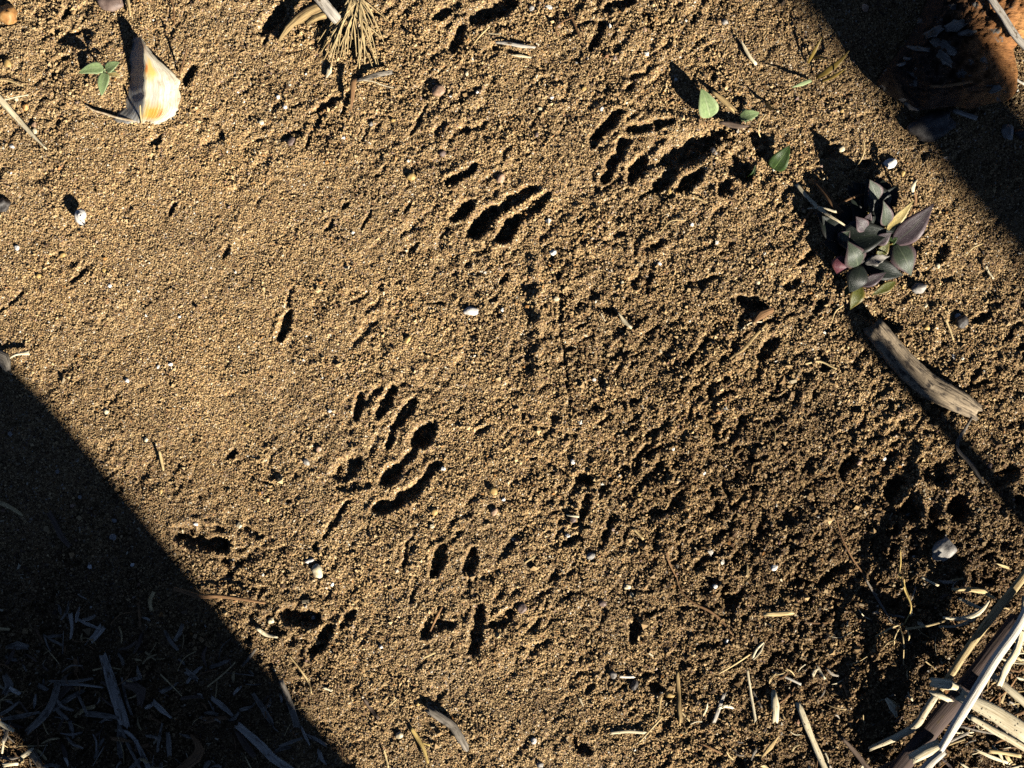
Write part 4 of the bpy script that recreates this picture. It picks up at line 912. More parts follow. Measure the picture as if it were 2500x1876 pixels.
# ------------------------------------------------------------------ stones and pebbles one can pick out
PEB = [
 (1070,222,17,14,'pink','knobbly pinkish pebble on lumpy sand below the root tuft'), (1004,432,12,10,'ochre','smooth round ochre pebble above the upper middle track'),
 (1222,436,13,10,'pink','dull pink pebble touching the upper middle track'), (2172,400,19,12,'whitestone','white oblong pebble above the dark plant'),
 (2203,424,8,8,'ochre','round yellow pebble right of a white oblong pebble'), (1985,444,8,12,'orange','orange pebble left of the dark plant stalks'),
 (2055,270,6,6,'ochre','small ochre pebble left of the driftwood shadow'), (2055,364,7,8,'creamstone','small cream pebble between driftwood and dark plant'),
 (2462,322,20,16,'greystone','grey pebble on dark sand below the driftwood lump'), (2494,326,12,24,'darkstone','dark slab of stone at the right border'),
 (1150,760,19,11,'whitestone','largest white pebble in the middle of the sand'), (1227,757,6,5,'whitestone','small white pebble right of the largest white one'),
 (996,829,7,10,'ochre','upright yellow pebble right of the lone hollow'), (1287,750,6,6,'orange','rust brown pebble by the low ridge'), (1358,730,7,8,'creamstone','cream pebble on the edge of the rough sand'),
 (774,1393,20,13,'creamstone','cream angular stone below the centre track'), (756,1370,12,6,'whitestone','white flake touching the cream angular stone'), (1204,1199,12,9,'ochre','pale ochre pebble with a dark hollow behind it'),
 (2306,1342,34,26,'greystone','big yellowish grey stone below the right hand track'), (2243,703,18,15,'greystone','grey rounded stone below the dark plant'), (2348,786,19,15,'darkstone','black charred lump right of the dark plant'),
 (2338,772,7,8,'whitestone','white speck of shell on the black charred lump'), (260,1005,7,7,'creamstone','cream pebble just outside the big shadow'), (356,1074,6,6,'creamstone','round cream pebble by the upright short straw'),
 (393,1200,4,7,'ochre','narrow ochre pebble near the shadow edge'), (62,262,9,8,'orange','brown glossy pebble beside the flat cream straw'), (83,306,8,6,'pink','pinkish pebble under the flat cream straw'), (85,320,8,6,'creamstone','tan pebble nearest the flat straw'),
 (40,243,5,5,'creamstone','pale pebble beside the thin crossing straw'), (29,358,7,5,'whitestone','white pebble below the flat cream straw'), (18,155,12,9,'ochre','dull ochre stone at the left edge above the straws'), (41,605,7,6,'whitestone','bright white pebble near the left edge'),
 (94,674,7,6,'ochre','yellow pebble on the smooth sand at the left'), (153,623,8,6,'ochre','flat ochre pebble below the snail shell'), (256,631,5,6,'orange','small orange pebble in the coarse patch'), (254,660,6,5,'ochre','ochre pebble in the coarse patch'), (268,698,5,5,'whitestone','white speck in the coarse patch'),
 (310,930,6,6,'whitestone','pale pebble low on the smooth sand'), (438,773,4,4,'whitestone','tiny white pebble on the smoothest sand'), (416,890,7,5,'whitestone','white chip in the gritty patch, upper of two'), (386,896,6,4,'whitestone','white chip in the gritty patch, left of two'),
 (679,237,6,5,'whitestone','tiny white pebble left of the brown spike'), (696,262,6,5,'whitestone','tiny white pebble, lower of a pair left of the spike'), (638,299,7,6,'creamstone','cream pebble with a shadow, below the broken shell'), (711,346,12,9,'mauve','grey brown flat stone in the hollow right of the shell'),
 (1139,180,6,5,'creamstone','cream pebble on the ridge near the top'), (1165,225,4,4,'whitestone','tiny white pebble near the pink knobbly pebble'), (798,397,5,5,'orange','tiny orange pebble above the smooth sand'), (838,337,5,4,'whitestone','white pebble between root tuft and upper middle track'), (960,294,6,5,'ochre','tan pebble above the ochre one'),
 (906,303,6,6,'greystone','small grey pebble above the smooth ochre pebble'), (1080,375,9,9,'mauve','mauve pebble above the upper middle track'), (997,393,4,4,'whitestone','tiny white pebble above the smooth ochre pebble'),
 (1297,20,8,7,'greystone','rounded grey pebble at the top edge'), (1340,18,5,11,'whitestone','upright white sliver of stone at the top edge'), (1310,330,6,7,'mauve','brown pebble left of the top right track'), (1469,266,5,6,'whitestone','white pebble above the top right track'), (1347,238,5,6,'whitestone','white pebble in the gritty band'), (1425,217,7,6,'ochre','ochre pebble in the gritty band'),
 (1574,72,5,7,'pink','pink pebble under the dark hole at the top'), (1769,54,9,7,'greystone','grey pebble at the edge of the driftwood shadow'), (1743,370,7,12,'greystone','narrow grey stone inside the top right track'), (1635,467,8,6,'ochre','ochre pebble below the top right track'),
 (2113,20,8,12,'pink','pink stone in the lit patch beside the driftwood shadow'), (1350,617,7,9,'whitestone','white splinter of stone on the low ridge'), (1518,690,5,5,'creamstone','cream pebble in the rough sand'), (1689,548,5,5,'whitestone','tiny white pebble in the rough sand above'), (1610,644,6,4,'whitestone','flat white chip in the rough sand'),
 (1850,690,6,6,'creamstone','cream pebble left of the dark plant'), (1450,927,5,5,'whitestone','white pebble on the lower rough sand'), (1398,1128,7,6,'whitestone','white pebble near the long crack'), (1643,1096,5,5,'whitestone','white pebble right of the long groove'), (1719,1156,5,5,'whitestone','white pebble among dark crumbs'), (1559,1208,8,6,'ochre','ochre pebble below the long groove'),
 (1442,1358,12,9,'greystone','grey pointed stone with a lit tip'), (1386,1308,6,5,'whitestone','bright white pebble below the long crack'), (1399,1268,9,8,'mauve','mauve stone beside a pale straw'), (2158,1120,6,6,'whitestone','white pebble above the right hand track'), (2098,1130,8,6,'pink','pinkish flake above the right hand track'), (1890,1386,9,8,'whitestone','white grey stone on the dark crumbly soil'),
 (2416,1138,8,6,'mauve','rounded mauve pebble in the dark soil at the right'), (2484,1130,4,8,'creamstone','narrow cream pebble at the right border'), (2260,746,5,6,'creamstone','cream pebble above the driftwood stick'), (2205,700,6,6,'ochre','ochre pebble under the plant leaf tip'), (2290,650,7,6,'creamstone','cream pebble right of the dark plant'), (2262,800,9,7,'ochre','ochre pebble above the bend of the driftwood stick'),
 (2327,871,5,7,'whitestone','white pebble right of the driftwood stick'), (1531,1433,10,7,'creamstone','cream pebble low in the middle of the sand, left of two'), (1543,1453,8,6,'creamstone','cream pebble low in the middle of the sand, right of two'), (1471,1474,10,8,'mauve','mauve pebble below the pointed grey stone'), (1746,1432,6,6,'whitestone','white pebble on dark soil above the litter'), (1775,1566,6,6,'whitestone','white pebble beside the long fine root'),
 (1303,1809,8,7,'whitestone','white pebble near the bottom edge'), (1318,1868,9,9,'greystone','grey pebble at the bottom edge'), (1497,1648,10,8,'greystone','grey stone above the dark hole'), (1548,1674,14,10,'darkstone','black stone lump in the lower litter'), (1635,1697,9,14,'ochre','two toned ochre stone beside the ribbed straw'), (1275,1486,14,10,'mauve','dull mauve stone in the hollow'),
 (975,1796,10,9,'creamstone','cream knobbly pebble left of the yellow straw'), (1020,1718,7,6,'ochre','ochre pebble above the grey stick'), (662,1516,9,9,'creamstone','cream stone chip at the shadow border'), (811,1427,6,5,'whitestone','white pebble right of the cream angular stone'), (765,1508,6,6,'whitestone','white pebble in the dark lumps'), (930,1580,5,5,'whitestone','white pebble left of the lowest track'),
 (25,1060,6,6,'greystone','grey pebble in the big shadow at the left'), (140,1152,6,5,'greystone','upper grey pebble inside the big shadow'), (176,1235,6,5,'pink','pinkish pebble inside the big shadow'), (195,1214,5,5,'greystone','lit grey pebble near the shadow edge'), (276,1312,9,8,'greystone','larger grey stone inside the big shadow'), (279,1271,7,6,'greystone','round grey pebble inside the big shadow'), (219,1384,6,6,'whitestone','whitish pebble deep in the shadow'), (324,1380,5,6,'whitestone','bright speck of stone deep in the shadow'),
 (584,1283,7,8,'creamstone','triangular cream pebble near the dark lumps'), (477,1280,7,5,'whitestone','white chip above the dark lumps'), (603,1037,5,6,'ochre','amber pebble above the centre track hollow'), (805,1004,5,5,'whitestone','white pebble left of the centre track'), (778,1096,8,8,'pink','pink pebble left of the centre track palm'), (748,1128,10,8,'greystone','grey flat stone left of the palm print'),
 (1060,1250,10,9,'ochre','angular ochre pebble right of the centre track'), (1208,1250,8,11,'pink','oblong tan pebble right of the centre track'), (1054,1285,6,6,'creamstone','tan pebble below an angular ochre one'), (1229,1220,5,5,'whitestone','white pebble by the dark hollow'), (1082,1145,6,7,'whitestone','white pebble at the tip of the curved heel mark'),
]
for i, (x, y, a, b, mt, lab) in enumerate(PEB): pebble(x, y, a, b, mt, lab, amp=.18 if mt != 'ochre' else .1, rz=min(a, b) * .8)

# ------------------------------------------------------------------ stalk heap in the bottom right corner
def R4(*xy): return Q(3, 3, *xy)
piece('reed_stalk', 'long straight half shaded reed, leftmost of the big fallen stalks', 'reed', R4((1330, -80), (1262, 10), (1120, 190), (1000, 350), (890, 515), (830, 600)), [20, 20, 21, 20, 18, 15], 'straw', th=.004, absz=[.040, .038, .035, .031, .026, .022], lobes=.1, wob=.03, seed=2)
piece('reed_stalk', 'bent lower reed with a kink, tip resting on the dark soil', 'reed', R4((835, 590), (790, 660), (735, 740), (660, 785), (515, 850)), [16, 17, 18, 16, 10], 'cream', th=.0035, absz=[.024, .020, .015, .012, .007], lobes=.15, wob=.06)
piece('reed_stalk', 'broad purple brown reed running under the pale stalks', 'reed', R4((1230, 220), (1150, 330), (1000, 530), (880, 670), (750, 830), (620, 990)), [40, 46, 50, 48, 46, 42], 'reed_dark', th=.006, absz=[.022, .021, .018, .015, .012, .010], sides=16, lobes=.08, wob=.02)
piece('reed_stalk', 'bright white reed lying topmost across the heap', 'reed', R4((1290, 150), (1240, 250), (1130, 410), (1010, 605), (930, 735), (862, 848)), [17, 21, 22, 22, 21, 16], 'white', th=.004, absz=[.044, .043, .042, .041, .039, .037], lobes=.12, wob=.02, ragged=.8)
piece('reed_stalk', 'broken lower end of the white reed at the bottom edge', 'reed', R4((868, 868), (820, 910), (740, 1000)), [16, 20, 20], 'white', th=.004, absz=[.030, .030, .028], lobes=.15)
piece('flat_stalk', 'wide cream stalk with black specks crossing under the white reed', 'stalk', R4((962, 592), (1060, 640), (1170, 705), (1300, 790)), [28, 38, 40, 40], 'cream', th=.004, absz=[.033, .034, .034, .034], sides=14, lobes=.1)
piece('flat_stalk', 'narrower cream stalk below the wide specked one', 'stalk', R4((1000, 690), (1110, 755), (1220, 815), (1310, 870)), [12, 16, 17, 16], 'cream', th=.003, absz=[.029, .029, .029, .029])
piece('split_chip', 'torn white chip at the end of the wide cream stalk', 'chip', R4((838, 528), (890, 535), (952, 560)), [22, 26, 12], 'cream', th=.003, absz=[.031, .032, .031], ragged=.8, lobes=.3)
piece('split_chip', 'smaller cream chip below the torn white chip', 'chip', R4((808, 570), (850, 585), (900, 610)), [10, 17, 13], 'cream', th=.003, absz=[.026, .027, .026], ragged=.9, lobes=.3)
piece('knotty_twig', 'knotted cream twig on the right border of the heap', 'twig', R4((1275, 110), (1262, 250), (1232, 370), (1190, 440), (1150, 530)), [14, 15, 17, 17, 12], 'cream', absz=[.036, .036, .035, .033, .030], lobes=.2, wob=.15)
piece('flat_stalk', 'cream stalk slanting off the right edge under the knotted twig', 'stalk', R4((1125, 500), (1190, 555), (1300, 650)), [16, 20, 20], 'cream', th=.003, absz=[.024, .025, .025], lobes=.15)
piece('hollow_stalk', 'short hollow cream stalk piece left of the broken reed', 'stalk', R4((728, 890), (780, 862), (838, 835)), [25, 30, 26], 'cream', th=.006, absz=[.018, .019, .020], ragged=.6)
piece('thin_stalk', 'thin pale stalk against the broken white reed', 'stalk', R4((900, 832), (975, 805)), 5, 'straw', lift=.016)
piece('thin_stalk', 'grey splinter right of the broken white reed', 'stalk', R4((905, 815), (990, 775)), 8, 'grey', lift=.012)
piece('thin_stalk', 'long dim stalk lying low under the heap', 'stalk', R4((930, 735), (1080, 770), (1230, 790)), 5, 'grey', lift=.010)
piece('thin_stalk', 'tan flat stalk on the soil in the bottom right corner', 'stalk', R4((1100, 862), (1180, 872), (1250, 885)), 10, 'straw', lift=.006)
piece('dark_stick', 'dark stalk crossing under the short hollow piece', 'stalk', R4((640, 950), (560, 960), (700, 880)), [12, 12, 10], 'dark', lift=.004)
piece('curled_leaf', 'curled cream leaf blade with its tip lifted beside the leftmost reed', 'leaf', R4((870, 205), (950, 212), (1020, 195), (1065, 165), (1098, 122)), [5, 9, 11, 10, 3], 'cream', th=.0015, absz=[.010, .012, .016, .020, .023], ragged=0)
piece('curled_leaf', 'second curled straw blade below the lifted one', 'leaf', R4((850, 250), (930, 248), (1010, 220), (1055, 185)), [4, 6, 10, 5], 'cream', th=.0012, absz=[.007, .009, .013, .018], ragged=0)
piece('thin_stalk', 'long thin stalk running from the yellow grass to the curled blades', 'stalk', R4((690, 262), (800, 245), (905, 215)), [5, 5, 4], 'straw', absz=[.006, .008, .010])
piece('dry_leaf', 'shredded pale leaf beside the top of the leftmost reed', 'leaf', R4((925, 68), (1010, 70), (1060, 75), (1112, 105)), [6, 10, 14, 6], 'straw', th=.002, lift=.012, lobes=.4, wob=.3, ragged=1.2)
piece('dry_leaf', 'pale splinter below the shredded leaf', 'leaf', R4((955, 112), (1010, 140), (1070, 165)), [6, 9, 4], 'cream', th=.0015, lift=.010, ragged=1)
piece('dry_leaf', 'white curled scrap in the shade left of the leftmost reed', 'leaf', R4((595, 610), (620, 640), (640, 690)), [6, 14, 4], 'cream', th=.0015, lift=.004, lobes=.4, ragged=1)
piece('dry_straw', 'short white straw at the upper end of the heap', 'straw', R4((770, 10), (845, 48)), 5, 'cream', lift=.006)
for j, (a, w, m, lab) in enumerate([
  ([(655, -10), (690, 90), (714, 150), (680, 240)], 4, 'yellow', 'longest upright yellow grass fibre bowing to the right'), ([(680, -40), (685, 60), (708, 120), (712, 200)], 3, 'yellow', 'yellow grass fibre beside the longest one'),
  ([(540, 298), (620, 255), (680, 235)], 4, 'straw', 'straight tan fibre on the left of the yellow grass'), ([(650, 240), (672, 300), (676, 440)], 3, 'straw', 'thin rootlet hanging below the yellow grass'), ([(660, 250), (635, 300), (630, 340)], 3, 'straw', 'short rootlet under the yellow grass'), ([(690, 250), (705, 300), (700, 320)], 4, 'straw', 'stub of root at the foot of the yellow grass')]):
    piece('grass_fibre', lab, 'grass fibre', R4(*a), [w, w, w * .6], m, lift=[.010 if j < 2 else .002] + [.006] * (len(a) - 2) + [.002])
# ------------------------------------------------------------------ loose sticks and straws along the bottom
LOOSE = [
 ('dry_twig', 'long fine twig slanting down beside the right hand track', 'twig', Q(2, 3, (605, 1150), (640, 1280), (720, 1450), (860, 1660)), [3, 4, 4, 3], 'brown'),
 ('dry_twig', 'dark fine twig above the yellow grass', 'twig', R4((480, 0), (545, 110), (620, 230)), [4, 6, 4], 'grey'),
 ('dry_stick', 'bleached stick running off the bottom edge left of the heap', 'stick', R4((165, 640), (200, 730), (232, 810), (262, 880), (300, 970)), [14, 17, 13, 16, 15], 'cream'),
 ('bark_strip', 'ragged white bark flake above the bleached stick', 'bark', R4((38, 575), (45, 630), (48, 705)), [11, 18, 13], 'cream'),
 ('dry_twig', 'silvery twig level above the ragged white flake', 'twig', R4((38, 475), (100, 500), (168, 532)), [5, 6, 6], 'pale'),
 ('dry_twig', 'forked brown twig right of the silvery one', 'twig', R4((365, 542), (420, 505), (455, 455)), [5, 6, 5], 'brown'), ('dry_twig', 'small side prong below the forked brown twig', 'twig', R4((385, 540), (400, 590)), 5, 'brown'),
 ('wood_chip', 'level tan chip on dark soil above the litter', 'chip', R4((0, 190), (60, 188), (128, 182)), [9, 12, 9], 'straw'), ('dry_twig', 'faint level twig right of the tan chip', 'twig', R4((190, 232), (300, 232)), 4, 'brown'),
 ('dry_leaf', 'rust and cream leaf scrap near the bottom edge', 'leaf', R4((-20, 890), (20, 845), (60, 790)), [5, 12, 4], 'bark'), ('dry_stick', 'dim rough stick at the bottom edge right of the bleached one', 'stick', R4((375, 800), (440, 870), (510, 960)), [8, 13, 14], 'dark'), ('dry_twig', 'fine brown twig behind the ragged flake', 'twig', R4((145, 540), (100, 600), (60, 630)), [4, 5, 4], 'brown'),
 ('dry_straw', 'fine curved fibre beside the bleached stick', 'fibre', R4((290, 870), (305, 905), (300, 945)), 4, 'cream'),
 ('ribbed_straw', 'thick ribbed brown straw, upright of the lower litter', 'straw', Q(3, 2, (834, 480), (838, 560), (842, 640), (850, 712)), [10, 12, 12, 11], 'bark'), ('dry_straw', 'thin straw leaning right at the bottom, above the level one', 'straw', Q(3, 2, (650, 815), (700, 760), (758, 698)), [5, 5, 4], 'straw'),
 ('dry_straw', 'level cream straw near the bottom edge', 'straw', Q(3, 2, (508, 774), (590, 766), (672, 772)), [7, 8, 7], 'cream'), ('split_wood', 'white streaked splinter in the lower litter', 'splinter', Q(3, 2, (1015, 715), (1035, 660), (1062, 585)), [9, 10, 9], 'pale'), ('dry_straw', 'long thin cream straw right of the streaked splinter', 'straw', Q(3, 2, (1178, 465), (1195, 580), (1218, 715)), [5, 6, 6], 'cream'),
 ('dry_straw', 'slanting straw pointing up to the litter edge', 'straw', Q(3, 2, (1038, 482), (1110, 440), (1190, 388)), [3, 5, 5], 'straw'), ('dry_straw', 'bent white straw above the litter', 'straw', Q(3, 2, (1205, 400), (1225, 360), (1255, 330)), [6, 7, 5], 'cream'), ('dry_straw', 'white straw loop next to the bent one', 'straw', Q(3, 2, (1210, 410), (1245, 370), (1258, 335)), [4, 5, 4], 'cream'),
 ('root_fibre', 'long fine root ending in a yellow straw tip', 'root', Q(3, 2, (825, -10), (850, 70), (900, 125), (1000, 180), (1050, 220), (1098, 282)), [3, 3, 5, 6, 6, 4], 'brown'), ('dry_straw', 'thin brown straw beside the ribbed one', 'straw', Q(3, 2, (740, 692), (748, 640), (755, 595)), [4, 5, 4], 'straw'), ('dry_twig', 'short twig low on the right litter', 'twig', Q(3, 2, (960, 830), (1050, 876)), 4, 'brown'),
 ('dry_straw', 'short white straw between dark stones', 'straw', Q(3, 2, (553, 497), (618, 498)), 6, 'white'), ('dry_straw', 'tiny tail of straw at the foot of the ribbed one', 'straw', Q(3, 2, (855, 672), (892, 712)), 4, 'straw'), ('dry_twig', 'fine twig beside the streaked splinter', 'twig', Q(3, 2, (1098, 740), (1138, 782)), 4, 'brown'), ('dry_straw', 'grey straw right of the long cream one', 'straw', Q(3, 2, (1205, 570), (1245, 645)), 5, 'grey'),
 ('grey_stick', 'bent grey stick with bark near the bottom middle', 'stick', [(1050, 1735), (1080, 1755), (1105, 1772), (1120, 1795), (1137, 1824)], [16, 20, 20, 19, 15], 'grey'), ('dry_straw', 'frayed yellow straw left of the bent grey stick', 'straw', [(1004, 1778), (1018, 1800), (1030, 1820), (1045, 1862)], [8, 10, 9, 4], 'yellow'), ('dry_straw', 'tiny straw crossing the frayed yellow one', 'straw', [(1024, 1812), (1048, 1820)], 5, 'yellow'),
 ('dry_twig', 'reddish twig standing in the lowest track', 'twig', Q(3, 1, (925, 155), (895, 210), (868, 272)), [4, 6, 4], 'brown'), ('dry_straw', 'short pale straw below the lowest track', 'straw', Q(3, 1, (833, 405), (885, 380)), [4, 6], 'straw'), ('dark_shade_strip', 'dark strip for the shade in a hollow of the smooth lower sand', 'chip', Q(3, 1, (545, 610), (575, 655), (610, 700)), [8, 10, 6], 'dark'),  # the dark strip is added in its hollow to paint the shade there
 ('root_fibre', 'curved tan fibre near the shadow border', 'fibre', Q(3, 1, (175, 395), (240, 480), (272, 530), (282, 575)), [3, 4, 5, 3], 'straw'), ('seed_husk', 'cream twisted husk at the shadow border', 'husk', Q(3, 1, (18, 262), (60, 290), (112, 302)), [9, 10, 5], 'cream'), ('dry_straw', 'pale straw left of the lower middle track', 'straw', Q(3, 1, (665, 640), (700, 608)), 4, 'straw'), ('dry_straw', 'small straw in dark lumps above the bottom', 'straw', Q(3, 1, (345, 552), (380, 565)), 5, 'cream'),
 ('dry_straw', 'fine straw near the bottom edge left of the grey stick', 'straw', Q(3, 1, (640, 860), (660, 940)), 4, 'straw'), ('dry_straw', 'pale straw beside the pointed grey stone', 'straw', Q(2, 2, (1085, 1240), (1155, 1315)), 6, 'straw'), ('dry_straw', 'tan straw left of the white pebble below the crack', 'straw', Q(2, 2, (145, 1525), (230, 1470)), 5, 'straw'), ('dry_straw', 'pale flat straw beside the mauve stone', 'straw', Q(2, 2, (505, 1115), (600, 1128)), [4, 6], 'cream'), ('root_fibre', 'long reddish root in the middle of the lower sand', 'root', Q(2, 2, (1360, 1440), (1385, 1530), (1440, 1640)), [4, 5, 4], 'brown'),
 ('dry_twig', 'tan upright twig on the dark crumbs', 'twig', Q(2, 2, (2050, 1540), (2058, 1640)), [4, 6], 'straw'), ('seed_husk', 'feathery cream seed head in the rough sand', 'seed head', Q(1, 2, (950, 1035), (985, 1090), (1055, 1160)), [3, 10, 5], 'cream'), ('dry_straw', 'white fibre left of the feathery seed head', 'fibre', Q(1, 2, (800, 1040), (830, 1100)), [3, 3], 'cream'), ('root_fibre', 'fine curved fibre high in the rough sand', 'fibre', Q(1, 2, (1310, 340), (1390, 250), (1520, 240)), 3, 'straw'), ('dry_straw', 'tan straw below the top right track', 'straw', Q(1, 2, (1585, 35), (1705, 85)), 4, 'straw'),
 ('root_fibre', 'bundle of brown rootlets left of the driftwood stick', 'root', Q(1, 2, (1905, 1420), (2020, 1340), (2100, 1250), (2212, 1130)), [6, 9, 9, 6], 'bark'), ('root_fibre', 'pale curled rootlet above the rootlet bundle', 'root', Q(1, 2, (2000, 1180), (2080, 1120), (2180, 1110)), 3, 'cream'), ('dry_leaf', 'brown flat leaf scrap left of the plant and stick', 'leaf', Q(1, 2, (2120, 1100), (2170, 1050), (2240, 1020)), [10, 24, 14], 'brown'), ('root_fibre', 'thin fibre on the sand below the plant', 'root', Q(1, 3, (570, 1090), (600, 1020), (660, 975)), 3, 'straw'),
 ('dry_straw', 'flat tan straw left of the driftwood stick', 'straw', Q(1, 3, (340, 1470), (460, 1450), (600, 1510)), 4, 'straw'), ('dry_twig', 'short tan twig right of the driftwood stick', 'twig', Q(1, 3, (1545, 1095), (1575, 1170), (1605, 1260)), 5, 'straw'), ('dry_twig', 'pale hooked twig on the sand at the far right', 'twig', Q(1, 3, (1885, 630), (1910, 690), (1945, 735)), 5, 'cream'), ('root_fibre', 'fine fibre right of the plant', 'root', Q(1, 3, (1720, 540), (1770, 480), (1850, 440)), 3, 'straw'), ('dry_straw', 'white fibre at the left edge of the right rough sand', 'fibre', Q(2, 3, (35, 330), (80, 420), (75, 480)), 3, 'straw'),
 ('dry_straw', 'white slip of straw below the right hand track', 'straw', Q(2, 3, (1150, 1400), (1155, 1520), (1140, 1640)), 3, 'yellow'),
]
for (nm, lab, cat, pts, w, mt) in LOOSE:
    piece(nm, lab, cat, pts, w, mt, lift=random.uniform(.001, .0028), ragged=.9, lobes=.2)

